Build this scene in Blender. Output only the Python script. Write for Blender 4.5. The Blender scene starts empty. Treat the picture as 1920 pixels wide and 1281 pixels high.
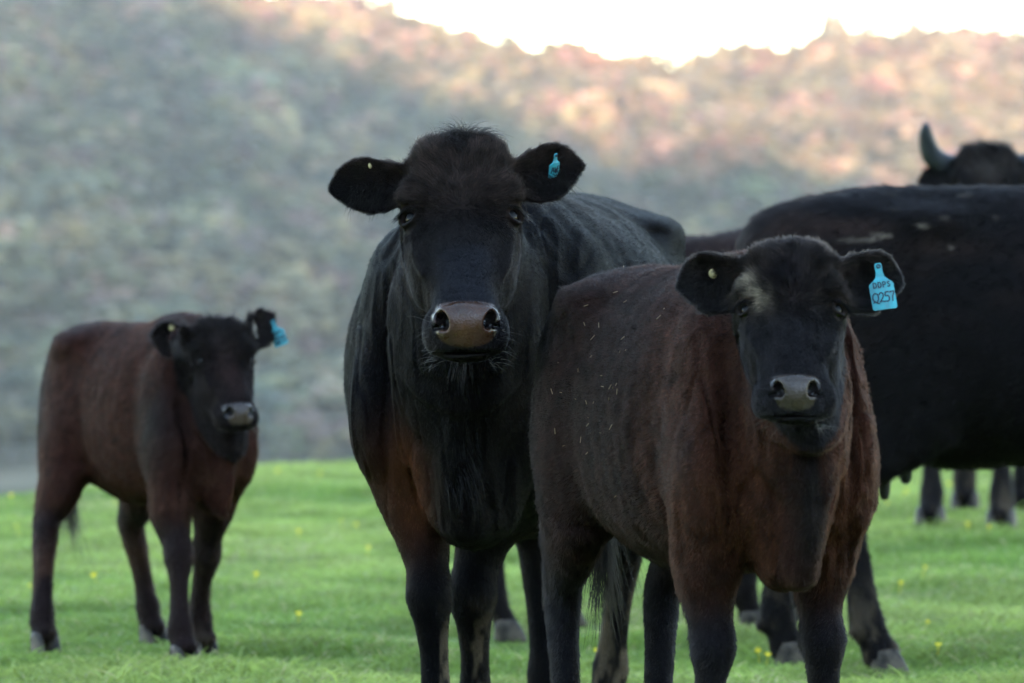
import bpy, math, random, time
import numpy as np
from mathutils import Vector, Matrix

T0 = time.time()
rng = np.random.default_rng(7)
random.seed(7)
F_PX = 10667.0            # focal length in photograph pixels (1920 wide): a 200 mm lens
CAM_Z = 1.17
HOR = 453.0
SUN_EL, SUN_AZ = 7.0, 180.0      # degrees; azimuth clockwise from +Y: the sun stands low behind the camera

scene = bpy.context.scene
col = scene.collection

# ------------------------------------------------------------------ camera
cam_d = bpy.data.cameras.new('camera')
cam_d.sensor_width = 36.0
cam_d.lens = 200.0
cam_d.clip_start = 0.1
cam_d.clip_end = 12000
cam_d.dof.use_dof = True
cam_d.dof.focus_distance = 11.45
cam_d.dof.aperture_fstop = 6.3
cam = bpy.data.objects.new('camera', cam_d)
cam.location = (0, 0, CAM_Z)
cam.rotation_euler = (math.radians(90) - math.atan((640.5 - HOR) / F_PX), 0, 0)
col.objects.link(cam)
scene.camera = cam

# ------------------------------------------------------------------ world, sun, exposure
world = bpy.data.worlds.new('World')
scene.world = world
world.use_nodes = True
nt = world.node_tree
nt.nodes.clear()
w_out = nt.nodes.new('ShaderNodeOutputWorld')
w_bg = nt.nodes.new('ShaderNodeBackground')
w_sky = nt.nodes.new('ShaderNodeTexSky')
w_sky.sky_type = 'NISHITA'
w_sky.sun_disc = False
w_sky.sun_elevation = math.radians(SUN_EL)
w_sky.sun_rotation = math.radians(SUN_AZ)
w_sky.altitude = 1500
w_sky.air_density = 0.9
w_sky.dust_density = 0.25
w_sky.ozone_density = 0.5
w_bg.inputs['Strength'].default_value = 0.15
nt.links.new(w_sky.outputs['Color'], w_bg.inputs['Color'])
nt.links.new(w_bg.outputs['Background'], w_out.inputs['Surface'])

sun_d = bpy.data.lights.new('sun', 'SUN')
sun_d.energy = 2.4
sun_d.angle = math.radians(0.53)
sun_d.color = (1.0, 0.60, 0.45)
sun = bpy.data.objects.new('sun', sun_d)
el, az = math.radians(SUN_EL), math.radians(SUN_AZ)
SUN_DIR = Vector((math.sin(az) * math.cos(el), math.cos(az) * math.cos(el), math.sin(el)))   # towards the sun
sun.rotation_euler = SUN_DIR.to_track_quat('Z', 'Y').to_euler()
sun.location = (0, -20, 30)
col.objects.link(sun)

scene.view_settings.view_transform = 'Standard'
scene.view_settings.look = 'None'
scene.view_settings.exposure = 3.8
scene.view_settings.gamma = 1.0
scene.render.engine = 'CYCLES'
scene.cycles.use_denoising = True
scene.cycles.max_bounces = 6
scene.cycles.diffuse_bounces = 3
scene.cycles.glossy_bounces = 2
scene.cycles.transmission_bounces = 4
scene.cycles.transparent_max_bounces = 6
scene.cycles.volume_bounces = 1
scene.cycles.sample_clamp_indirect = 8
scene.cycles_curves.shape = 'RIBBONS'
scene.cycles_curves.subdivisions = 2

# ================================================================== helpers
def tag(o, label=None, cat=None, group=None, kind=None):
    if label: o['label'] = label
    if cat: o['category'] = cat
    if group: o['group'] = group
    if kind: o['kind'] = kind
    return o

def link(o, parent=None):
    col.objects.link(o)
    if parent is not None: o.parent = parent
    return o

def empty(name, loc, rz=0.0):
    o = bpy.data.objects.new(name, None)
    o.empty_display_size = 0.2
    o.location = loc
    o.rotation_euler = (0, 0, rz)
    return link(o)

def np_mesh(name, V, F, smooth=True):
    """V (n,3), F (m,k) uniform polygon size"""
    V = np.asarray(V, np.float32); F = np.asarray(F, np.int32)
    me = bpy.data.meshes.new(name)
    n, k = F.shape
    me.vertices.add(len(V)); me.vertices.foreach_set('co', V.ravel())
    me.loops.add(n * k); me.loops.foreach_set('vertex_index', F.ravel())
    me.polygons.add(n)
    me.polygons.foreach_set('loop_start', np.arange(0, n * k, k, dtype=np.int32))
    me.polygons.foreach_set('loop_total', np.full(n, k, np.int32))
    me.update(calc_edges=True)
    me.polygons.foreach_set('use_smooth', np.full(n, smooth))
    return me

def attr_col(data, name, C, domain='POINT'):
    a = data.attributes.new(name, 'FLOAT_COLOR', domain)
    C4 = np.ones((len(C), 4), np.float32); C4[:, :3] = C
    a.data.foreach_set('color', C4.ravel())

def attr_f(data, name, A, domain='POINT'):
    a = data.attributes.new(name, 'FLOAT', domain)
    a.data.foreach_set('value', np.asarray(A, np.float32))

_tab = np.random.default_rng(11).random((33, 33, 33)).astype(np.float32)
_tab[32] = _tab[0]; _tab[:, 32] = _tab[:, 0]; _tab[:, :, 32] = _tab[:, :, 0]
def vnoise(P, freq, seed=0.0):
    """smooth value noise, -1..1"""
    Q = np.asarray(P, np.float32) * freq + np.float32(seed * 7.31 + 100.0)
    I = np.floor(Q).astype(np.int32); f = Q - I
    f = f * f * (3 - 2 * f)
    I &= 31
    x, y, z = I[:, 0], I[:, 1], I[:, 2]
    fx, fy, fz = f[:, 0], f[:, 1], f[:, 2]
    t = _tab
    c00 = t[x, y, z] * (1 - fx) + t[x + 1, y, z] * fx
    c10 = t[x, y + 1, z] * (1 - fx) + t[x + 1, y + 1, z] * fx
    c01 = t[x, y, z + 1] * (1 - fx) + t[x + 1, y, z + 1] * fx
    c11 = t[x, y + 1, z + 1] * (1 - fx) + t[x + 1, y + 1, z + 1] * fx
    return ((c00 * (1 - fy) + c10 * fy) * (1 - fz) + (c01 * (1 - fy) + c11 * fy) * fz) * 2 - 1

def fnoise(P, freq, octv=3, seed=0.0):
    r = 0; a = 1.0; s = 0
    for i in range(octv):
        r = r + a * vnoise(P, freq * 2.03 ** i, seed + i * 3.1); s += a; a *= 0.5
    return r / s

def sstep(a, b, x):
    t = np.clip((x - a) / (b - a), 0, 1)
    return t * t * (3 - 2 * t)

def unit(v):
    v = np.asarray(v, float)
    return v / np.linalg.norm(v)

# ---------------------------------------------------------------- materials
def new_mat(name):
    m = bpy.data.materials.new(name); m.use_nodes = True
    m.node_tree.nodes.clear()
    out = m.node_tree.nodes.new('ShaderNodeOutputMaterial')
    return m, m.node_tree, out

def N(nt, typ, **kw):
    n = nt.nodes.new(typ)
    for k, v in kw.items():
        if k.startswith('_'): setattr(n, k[1:], v)
        else: n.inputs[k].default_value = v
    return n

def mat_simple(name, color, rough=0.5, spec=0.5, noise=None, bump=None):
    m, nt, out = new_mat(name)
    p = N(nt, 'ShaderNodeBsdfPrincipled', Roughness=rough)
    p.inputs['Specular IOR Level'].default_value = spec
    p.inputs['Base Color'].default_value = (*color, 1)
    if noise:
        sc, c2 = noise
        tc = N(nt, 'ShaderNodeTexCoord'); nz = N(nt, 'ShaderNodeTexNoise', Scale=sc, Detail=4.0)
        nt.links.new(tc.outputs['Object'], nz.inputs['Vector'])
        r = N(nt, 'ShaderNodeValToRGB')
        r.color_ramp.elements[0].position = 0.35; r.color_ramp.elements[0].color = (*color, 1)
        r.color_ramp.elements[1].position = 0.7; r.color_ramp.elements[1].color = (*c2, 1)
        nt.links.new(nz.outputs['Fac'], r.inputs['Fac']); nt.links.new(r.outputs['Color'], p.inputs['Base Color'])
    if bump:
        tc = N(nt, 'ShaderNodeTexCoord'); nz = N(nt, 'ShaderNodeTexNoise', Scale=bump[0], Detail=3.0)
        b = N(nt, 'ShaderNodeBump', Strength=bump[1], Distance=bump[2])
        nt.links.new(tc.outputs['Object'], nz.inputs['Vector'])
        nt.links.new(nz.outputs['Fac'], b.inputs['Height']); nt.links.new(b.outputs['Normal'], p.inputs['Normal'])
    nt.links.new(p.outputs['BSDF'], out.inputs['Surface'])
    return m

def mat_hide():
    """coat skin: colour from the 'coat' attribute, bare nose pad from 'pad'"""
    m, nt, out = new_mat('cattle_hide')
    a = N(nt, 'ShaderNodeAttribute', _attribute_name='coat')
    w = N(nt, 'ShaderNodeAttribute', _attribute_name='pad')
    tc = N(nt, 'ShaderNodeTexCoord')
    # hair-scale streak relief on the coat
    nz = N(nt, 'ShaderNodeTexNoise', Scale=160.0, Detail=3.0)
    nt.links.new(tc.outputs['Object'], nz.inputs['Vector'])
    vor = N(nt, 'ShaderNodeTexVoronoi', Scale=230.0)
    nt.links.new(tc.outputs['Object'], vor.inputs['Vector'])
    b1 = N(nt, 'ShaderNodeBump', Strength=0.5, Distance=0.003)
    nt.links.new(nz.outputs['Fac'], b1.inputs['Height'])
    b2 = N(nt, 'ShaderNodeBump', Strength=0.55, Distance=0.0013)
    b2.invert = True
    nt.links.new(vor.outputs['Distance'], b2.inputs['Height'])
    coat = N(nt, 'ShaderNodeBsdfPrincipled', Roughness=0.62)
    coat.inputs['Specular IOR Level'].default_value = 0.02
    nt.links.new(a.outputs['Color'], coat.inputs['Base Color'])
    nt.links.new(b1.outputs['Normal'], coat.inputs['Normal'])
    pad = N(nt, 'ShaderNodeBsdfPrincipled', Roughness=0.30)
    pad.inputs['Specular IOR Level'].default_value = 0.32
    nt.links.new(a.outputs['Color'], pad.inputs['Base Color'])
    nt.links.new(b2.outputs['Normal'], pad.inputs['Normal'])
    nw = N(nt, 'ShaderNodeTexNoise', Scale=55.0, Detail=4.0); nt.links.new(tc.outputs['Object'], nw.inputs['Vector'])
    mr = N(nt, 'ShaderNodeMapRange'); mr.inputs[1].default_value = 0.35; mr.inputs[2].default_value = 0.65; mr.inputs[3].default_value = 0.16; mr.inputs[4].default_value = 0.5
    nt.links.new(nw.outputs['Fac'], mr.inputs[0]); nt.links.new(mr.outputs[0], pad.inputs['Roughness'])
    mx = N(nt, 'ShaderNodeMixShader')
    nt.links.new(w.outputs['Fac'], mx.inputs['Fac'])
    nt.links.new(coat.outputs['BSDF'], mx.inputs[1]); nt.links.new(pad.outputs['BSDF'], mx.inputs[2])
    nt.links.new(mx.outputs['Shader'], out.inputs['Surface'])
    return m

def mat_hair(name, rough=0.35, rrough=0.45, coat=0.0):
    m, nt, out = new_mat(name)
    a = N(nt, 'ShaderNodeAttribute', _attribute_name='coat')
    h = nt.nodes.new('ShaderNodeBsdfHairPrincipled')
    h.model = 'CHIANG'; h.parametrization = 'COLOR'
    h.inputs['Roughness'].default_value = rough
    h.inputs['Radial Roughness'].default_value = rrough
    h.inputs['IOR'].default_value = 1.14
    nt.links.new(a.outputs['Color'], h.inputs['Color'])
    p = N(nt, 'ShaderNodeBsdfPrincipled', Roughness=0.55)
    p.inputs['Specular IOR Level'].default_value = 0.05
    nt.links.new(a.outputs['Color'], p.inputs['Base Color'])
    mx = N(nt, 'ShaderNodeMixShader', Fac=coat)
    nt.links.new(h.outputs['BSDF'], mx.inputs[1]); nt.links.new(p.outputs['BSDF'], mx.inputs[2])
    nt.links.new(mx.outputs['Shader'], out.inputs['Surface'])
    return m

def mat_leafy(name, attr='leaf', trans=0.35, rough=0.6, spec=0.3):
    m, nt, out = new_mat(name)
    a = N(nt, 'ShaderNodeAttribute', _attribute_name=attr)
    p = N(nt, 'ShaderNodeBsdfPrincipled', Roughness=rough)
    p.inputs['Specular IOR Level'].default_value = spec
    nt.links.new(a.outputs['Color'], p.inputs['Base Color'])
    if trans:
        t = N(nt, 'ShaderNodeBsdfTranslucent')
        nt.links.new(a.outputs['Color'], t.inputs['Color'])
        mx = N(nt, 'ShaderNodeMixShader', Fac=trans)
        nt.links.new(p.outputs['BSDF'], mx.inputs[1]); nt.links.new(t.outputs['BSDF'], mx.inputs[2])
        nt.links.new(mx.outputs['Shader'], out.inputs['Surface'])
    else:
        nt.links.new(p.outputs['BSDF'], out.inputs['Surface'])
    return m

M = {}
M['hide'] = mat_hide()
M['fur'] = mat_hair('cattle_fur', 0.36, 0.6, 0.82)
M['long_hair'] = mat_hair('long_cattle_hair', 0.3, 0.4, 0.8)
M['eye'] = mat_simple('eyeball_dark', (0.004, 0.003, 0.0025), 0.07, 0.13)
M['hoof'] = mat_simple('hoof_horn', (0.014, 0.012, 0.011), 0.6, 0.2, (22, (0.11, 0.085, 0.06)), (60, 0.4, 0.004))
M['horn'] = mat_simple('horn_grey', (0.016, 0.018, 0.020), 0.5, 0.2, (14, (0.035, 0.036, 0.038)), (50, 0.3, 0.004))
M['tag'] = mat_simple('tag_plastic_blue', (0.045, 0.19, 0.23), 0.5, 0.35, (60, (0.018, 0.29, 0.34)))
M['ink'] = mat_simple('marker_ink', (0.008, 0.012, 0.03), 0.5, 0.3)
M['button'] = mat_simple('tag_button_yellow', (0.45, 0.35, 0.16), 0.5, 0.4, (120, (0.10, 0.07, 0.03)))
M['straw'] = mat_simple('straw', (0.17, 0.12, 0.07), 0.6, 0.3)
M['teat'] = mat_simple('teat_skin', (0.012, 0.010, 0.011), 0.5, 0.4, None, (120, 0.4, 0.003))
M['grass_blade'] = mat_leafy('grass_blades', 'leaf', 0.4, 0.5, 0.35)
M['foliage'] = mat_leafy('hillside_foliage', 'leaf', 0.0, 0.8, 0.1)
M['petal'] = mat_simple('flower_petal_yellow', (0.75, 0.60, 0.03), 0.6, 0.2)
M['bark'] = mat_simple('gum_bark', (0.22, 0.19, 0.17), 0.8, 0.2, (3, (0.32, 0.28, 0.25)))

# ================================================================== terrain
def gz(x, y):
    """paddock height near the herd"""
    x = np.asarray(x, float); y = np.asarray(y, float)
    z = 0.10 * np.exp(-(((x - 0.5) / 0.9) ** 2 + ((y - 10.8) / 1.1) ** 2)) - 0.05 * np.exp(-(((x + 0.1) / 1.2) ** 2 + ((y - 13.2) / 1.2) ** 2))
    z = z + 0.07 * sstep(17.5, 21.0, y) * sstep(0.5, 1.6, x) * (1 - sstep(24, 27, y))
    z = z + 0.012 * np.sin(x * 2.3 + 1.0) * np.sin(y * 1.1) + 0.008 * np.sin(x * 5.1 + y * 3.3)
    px = x / np.maximum(y, 5) * F_PX + 960
    y0 = np.interp(px, [-300, 0, 300, 500, 700, 1200, 1920, 2400], [23.5, 25.2, 27.2, 29.0, 29.4, 29.0, 28.2, 27.0])
    over = np.maximum(y - y0, 0)
    z = z - 0.022 * np.minimum(over, 5) ** 2 - 0.2 * np.maximum(over - 5, 0)
    return z

SKY_PX = [-4000, -600, 0, 300, 600, 700, 800, 900, 1000, 1070, 1150, 1290, 1350, 1450, 1560, 1700, 1900, 2500, 5000]
SKY_PY = [-160, -260, -200, -110, 2, 28, 58, 88, 108, 104, 126, 130, 108, 100, 80, 78, 62, 40, 60]
TREE_PX = 20
def hill_front(x, y):
    px = x / y * F_PX + 960
    ridge_d = 2600 + 120 * np.sin(px * 0.004)
    rpy = np.interp(px, SKY_PX, SKY_PY) + TREE_PX
    base_d = 1150.0
    t = np.clip((y - base_d) / (ridge_d - base_d), 0, 1)
    shape = t ** 0.85
    py = 925 + (rpy - 925) * shape
    z = (HOR - py) / F_PX * y + CAM_Z
    z = z + np.sin(math.pi * t) * (5 * np.sin(px * 0.013 + y * 0.004) + 4 * np.sin(px * 0.031 - y * 0.007 + 2) + 9 * np.sin(px * 0.0047 + 1.0))
    back = np.maximum(y - ridge_d, 0)
    z = z - back * 0.15
    return z

def terrain(x, y, west):
    x = np.asarray(x, float); y = np.asarray(y, float)
    r = np.hypot(x, y)
    near = gz(x, np.where(y > 5, y, 5))
    valley = -5 - 55 * sstep(60, 1150, r)
    valley = valley + 4.0 * (1 - sstep(40, 75, r))
    fz = hill_front(np.where(y > 300, x, 0), np.maximum(y, 300))
    ang = np.abs(x) / np.maximum(y, 1)
    wf = sstep(900, 1200, y) * (1 - sstep(0.8, 1.4, ang))
    z = valley * (1 - wf) + np.where(y > 300, fz, 0) * wf
    # ridge behind the camera which keeps the low sun off the paddock
    wz = np.interp(x, west[0], west[1])
    d = np.abs(y + 1500) / 1150
    wb = np.clip(1 - d, 0, 1); wb = wb * wb * (3 - 2 * wb)
    back = np.where(y < 0, (wz + 60) * wb, 0)
    z = z + back
    # paddock plateau
    k = sstep(33, 46, r)
    return np.where(r < 33, near, near * (1 - k) * (r < 46) + z * k)

# where the photograph's sun line crosses the hillside, and the ridge behind that casts it
TERM = [(-300, -260), (200, -90), (430, 0), (600, 70), (780, 130), (900, 175), (1000, 205), (1100, 250), (1250, 300), (1400, 325), (1900, 332), (2300, 335)]
wx, wz = [], []
ys = np.linspace(1160, 2750, 600)
for px, py in TERM:
    xs = (px - 960) / F_PX * ys
    zt = hill_front(xs, ys) - 4
    pyy = HOR - (zt - CAM_Z) / ys * F_PX
    hit = np.nonzero(pyy <= py)[0]
    i = hit[0] if len(hit) else int(np.argmin(pyy))
    P = np.array([xs[i], ys[i], zt[i]])
    t = (P[1] + 1450) / -SUN_DIR[1]
    Q = P + np.array(SUN_DIR) * t
    wx.append(Q[0]); wz.append(Q[2] - 22 + (30 if px < 430 else 0))
o_ = np.argsort(wx)
wx = np.array(wx)[o_]; wz = np.array(wz)[o_]
wx = np.concatenate([[-4000, wx[0] - 200], wx, [wx[-1] + 500, 4000]])
wz = np.concatenate([[260, wz[0] + 25], wz, [wz[-1] + 10, 240]])
WEST = (wx, wz)

def grid_mesh(name, X, Y, Z, close=False):
    r, c = X.shape
    V = np.stack([X, Y, Z], -1).reshape(-1, 3)
    i = np.arange(r * c).reshape(r, c)
    if close:
        i = np.concatenate([i, i[:, :1]], 1)
    Fc = np.stack([i[:-1, :-1], i[:-1, 1:], i[1:, 1:], i[1:, :-1]], -1).reshape(-1, 4)
    return np_mesh(name, V, Fc)

# paddock
gx = np.linspace(-34, 34, 240); gy = np.concatenate([np.linspace(-34, 6, 40), np.linspace(6.3, 36, 200)])
X, Y = np.meshgrid(gx, gy)
m, nt, out = new_mat('pasture_turf')
tc = N(nt, 'ShaderNodeTexCoord')
n1 = N(nt, 'ShaderNodeTexNoise', Scale=1.3, Detail=6.0); n2 = N(nt, 'ShaderNodeTexNoise', Scale=38.0, Detail=5.0)
for n in (n1, n2): nt.links.new(tc.outputs['Object'], n.inputs['Vector'])
r1 = N(nt, 'ShaderNodeValToRGB'); r1.color_ramp.elements[0].position = 0.35; r1.color_ramp.elements[0].color = (0.10, 0.17, 0.025, 1)
r1.color_ramp.elements[1].position = 0.68; r1.color_ramp.elements[1].color = (0.18, 0.25, 0.05, 1)
nt.links.new(n1.outputs['Fac'], r1.inputs['Fac'])
r2 = N(nt, 'ShaderNodeValToRGB'); r2.color_ramp.elements[0].position = 0.3; r2.color_ramp.elements[0].color = (0.5, 0.5, 0.45, 1)
r2.color_ramp.elements[1].position = 0.7; r2.color_ramp.elements[1].color = (1.2, 1.15, 1.0, 1)
nt.links.new(n2.outputs['Fac'], r2.inputs['Fac'])
mm = N(nt, 'ShaderNodeMix', _data_type='RGBA', _blend_type='MULTIPLY'); mm.inputs[0].default_value = 1.0
nt.links.new(r1.outputs['Color'], mm.inputs[6]); nt.links.new(r2.outputs['Color'], mm.inputs[7])
pb = N(nt, 'ShaderNodeBsdfPrincipled', Roughness=0.9); pb.inputs['Specular IOR Level'].default_value = 0.1
bp = N(nt, 'ShaderNodeBump', Strength=0.8, Distance=0.03)
nt.links.new(n2.outputs['Fac'], bp.inputs['Height']); nt.links.new(bp.outputs['Normal'], pb.inputs['Normal'])
nt.links.new(mm.outputs[2], pb.inputs['Base Color']); nt.links.new(pb.outputs['BSDF'], out.inputs['Surface'])
M['turf'] = m
me = grid_mesh('pasture', X, Y, gz(X, np.where(Y > 5, Y, 5))); me.materials.append(M['turf'])
tag(link(bpy.data.objects.new('pasture', me)), 'green paddock turf the cattle stand on', kind='structure')

# hills all round, fine in front
azs = np.concatenate([np.arange(-180, -14, 2.0), np.arange(-14, -7, 0.5), np.arange(-7, 7, 0.06), np.arange(7, 14, 0.5), np.arange(14, 180, 2.0)])
rad = np.concatenate([np.geomspace(34, 1100, 30), np.linspace(1130, 2900, 110), np.geomspace(2960, 4200, 8)])
A_, R_ = np.meshgrid(np.radians(azs), rad)
X = R_ * np.sin(A_); Y = R_ * np.cos(A_)
m, nt, out = new_mat('hill_ground')
tc = N(nt, 'ShaderNodeTexCoord'); n1 = N(nt, 'ShaderNodeTexNoise', Scale=0.02, Detail=6.0)
nt.links.new(tc.outputs['Object'], n1.inputs['Vector'])
r1 = N(nt, 'ShaderNodeValToRGB'); r1.color_ramp.elements[0].position = 0.35; r1.color_ramp.elements[0].color = (0.06, 0.07, 0.045, 1)
r1.color_ramp.elements[1].position = 0.65; r1.color_ramp.elements[1].color = (0.15, 0.125, 0.085, 1)
nt.links.new(n1.outputs['Fac'], r1.inputs['Fac'])
pb = N(nt, 'ShaderNodeBsdfDiffuse'); nt.links.new(r1.outputs['Color'], pb.inputs['Color']); nt.links.new(pb.outputs['BSDF'], out.inputs['Surface'])
M['hill'] = m
me = grid_mesh('hills', X, Y, terrain(X, Y, WEST) - 0.3, close=True); me.materials.append(M['hill'])
tag(link(bpy.data.objects.new('hills', me)), 'wooded hills and valley floor beyond the paddock', kind='structure')

# ================================================================== woodland on the hillside
def ico(sub):
    t = (1 + 5 ** 0.5) / 2
    V = [(-1, t, 0), (1, t, 0), (-1, -t, 0), (1, -t, 0), (0, -1, t), (0, 1, t), (0, -1, -t), (0, 1, -t), (t, 0, -1), (t, 0, 1), (-t, 0, -1), (-t, 0, 1)]
    V = [unit(v) for v in V]
    Fc = [(0, 11, 5), (0, 5, 1), (0, 1, 7), (0, 7, 10), (0, 10, 11), (1, 5, 9), (5, 11, 4), (11, 10, 2), (10, 7, 6), (7, 1, 8), (3, 9, 4), (3, 4, 2), (3, 2, 6), (3, 6, 8), (3, 8, 9), (4, 9, 5), (2, 4, 11), (6, 2, 10), (8, 6, 7), (9, 8, 1)]
    for _ in range(sub):
        c = {}; nf = []
        def mid(a, b):
            k = (min(a, b), max(a, b))
            if k not in c: c[k] = len(V); V.append(unit(V[a] + V[b]))
            return c[k]
        for a, b, d in Fc:
            p, q, r = mid(a, b), mid(b, d), mid(d, a)
            nf += [(a, p, r), (b, q, p), (d, r, q), (p, q, r)]
        Fc = nf
    return np.array(V), np.array(Fc)
ICO1 = ico(1); ICO2 = ico(2)

def tree_geo(n_clump, g):
    """gum-tree crown: many small uneven leaf clumps round spreading limbs, in a unit tree 1 high; returns crown V,F,shade and trunk V,F"""
    V, Fc, sh = [], [], []
    v0, f0 = ico(0)
    off = 0
    for i in range(n_clump):
        a = g.random() * 6.283; h = g.random()
        rr = 0.30 * math.sqrt(g.random()) * (0.55 + 0.75 * math.sin(math.pi * min(h * 0.9 + 0.12, 1)))
        c = np.array([rr * math.cos(a) * 1.2, rr * math.sin(a) * 1.2, 0.42 + 0.52 * h])
        s = 0.125 * (0.6 + 0.9 * g.random()) * (11.0 / max(n_clump, 8)) ** 0.33
        vv = v0 * s * (0.55 + 0.9 * g.random((len(v0), 1))) * np.array([1.2, 1.2, 0.7]) + c
        V.append(vv); Fc.append(f0 + off); off += len(vv)
        sh.append(np.full(len(vv), 0.75 + 0.5 * g.random()))
    TV, TF = [], []
    def limb(p, q, r0, r1):
        p = np.array(p); q = np.array(q); o = sum(len(t) for t in TV)
        ring = np.array([(1, 0, 0), (-.5, .87, 0), (-.5, -.87, 0)])
        TV.append(np.concatenate([p + ring * r0, q + ring * r1]))
        for k in range(3):
            a, b = k, (k + 1) % 3
            TF.append((o + a, o + b, o + 3 + b)); TF.append((o + a, o + 3 + b, o + 3 + a))
    limb((0, 0, -0.05), (0.02, 0.01, 0.45), 0.028, 0.018)
    for k in range(4):
        a = k * 1.6 + g.random()
        limb((0.02, 0.01, 0.36 + 0.04 * k), (0.2 * math.cos(a), 0.2 * math.sin(a), 0.68 + 0.15 * g.random()), 0.014, 0.006)
    return np.concatenate(V), np.concatenate(Fc), np.concatenate(sh), np.concatenate(TV), np.array(TF)

g = np.random.default_rng(3)
protos = [tree_geo(7, g) for _ in range(6)]
PAL = np.array([(0.085, 0.105, 0.065), (0.105, 0.120, 0.085), (0.135, 0.140, 0.085), (0.150, 0.125, 0.110), (0.070, 0.090, 0.075), (0.16, 0.15, 0.115), (0.12, 0.095, 0.10)])
PW = np.array([0.24, 0.2, 0.17, 0.1, 0.14, 0.07, 0.08])
NT = 9600
pxs = np.where(g.random(NT) < 0.62, g.uniform(-250, 2150, NT), g.uniform(-2200, 4200, NT)); ds = 1180 + (2680 - 1180) * g.random(NT) ** 0.8
pxs[:700] = g.uniform(-100, 2100, 700); ds[:700] = g.uniform(2440, 2700, 700)
tx = (pxs - 960) / F_PX * ds; ty = ds
tz = terrain(tx, ty, WEST) - 0.5
Vs, Fs, Cs = [], [], []
off = 0
clus = 0.8 * fnoise(np.stack([tx, ty * 0.30, 0 * tx], 1), 0.020, 2, 5) + 0.8 * fnoise(np.stack([tx, ty * 0.3, 0 * tx], 1), 0.055, 1, 7)
hue = fnoise(np.stack([tx, ty * 0.30, 0 * tx], 1), 0.030, 2, 15)
for i in range(NT):
    pv, pf, ps, tv, tf = protos[i % 6]
    h = g.uniform(8, 15) * (1.0 + 0.25 * clus[i])
    a = g.random() * 6.283; ca, sa = math.cos(a), math.sin(a)
    R = np.array([[ca, -sa, 0], [sa, ca, 0], [0, 0, 1.0]])
    k = g.choice(7, p=PW)
    c = 0.72 * PAL[k] * (1 + np.array([0.35, 0.05, -0.1]) * hue[i] * 0.7) * np.array([1.22, 0.96, 0.78]) * (0.6 + 0.8 * g.random()) * max(0.25, 1 + 0.6 * clus[i])
    V = np.concatenate([pv, tv]) @ R.T * h + (tx[i], ty[i], tz[i])
    Vs.append(V); Fs.append(np.concatenate([pf, tf + len(pv)]) + off); off += len(V)
    Cs.append(np.concatenate([ps[:, None] * c, np.tile([0.14, 0.125, 0.115], (len(tv), 1))]))
me = np_mesh('woodland', np.concatenate(Vs), np.concatenate(Fs), smooth=False)
attr_col(me, 'leaf', np.concatenate(Cs)); me.materials.append(M['foliage'])
tag(link(bpy.data.objects.new('woodland', me)), 'mixed gum woodland covering the hillside behind the herd', kind='stuff')
print('woodland', len(me.polygons), time.time() - T0)

# taller trees one can pick out on the skyline
for px, hh, lab in [(1562, 21, 'tall tree left of the pair that rises above the right skyline'), (1700, 25, 'tallest thin tree on the right skyline above the horned cow'),
                    (1065, 18, 'rounded tree on the dip of the skyline above the big cow'), (1345, 19, 'broad tree on the skyline above the front calf'),
                    (735, 17, 'tree on the descending skyline left of the sky gap')]:
    d = 2580.0
    x = (px - 960) / F_PX * d
    z = float(terrain(np.array([x]), np.array([d]), WEST)[0]) - 0.4
    pv, pf, ps, tv, tf = tree_geo(34, g)
    e = empty('skyline_tree', (x, d, z)); tag(e, lab, 'tree', 'trees that stand out on the skyline')
    hh = hh * 1.35
    me = np_mesh('crown', pv * np.array([0.6, 0.6, 1]) * hh, pf, False)
    attr_col(me, 'leaf', ps[:, None] * np.array([0.12, 0.12, 0.08])); me.materials.append(M['foliage'])
    link(bpy.data.objects.new('crown', me), e)
    me = np_mesh('trunk', tv * np.array([0.6, 0.6, 1]) * hh, tf, False); me.materials.append(M['bark'])
    link(bpy.data.objects.new('trunk', me), e)

# ================================================================== hair curves
def curves_obj(name, P, R, C, mat, parent=None):
    """P (n,k,3) points, R (k,) or (n,k) radii, C (n,3) colours"""
    n, k, _ = P.shape
    cu = bpy.data.hair_curves.new(name)
    cu.add_curves([k] * n)
    cu.attributes['position'].data.foreach_set('vector', P.astype(np.float32).ravel())
    a = cu.attributes.get('radius') or cu.attributes.new('radius', 'FLOAT', 'POINT')
    R = np.broadcast_to(np.asarray(R, np.float32), (n, k))
    a.data.foreach_set('value', np.ascontiguousarray(R).ravel())
    key = 'leaf' if mat.name.startswith('grass') else 'coat'
    attr_col(cu, key, C, 'CURVE')
    cu.materials.append(mat)
    return link(bpy.data.objects.new(name, cu), parent)

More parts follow.
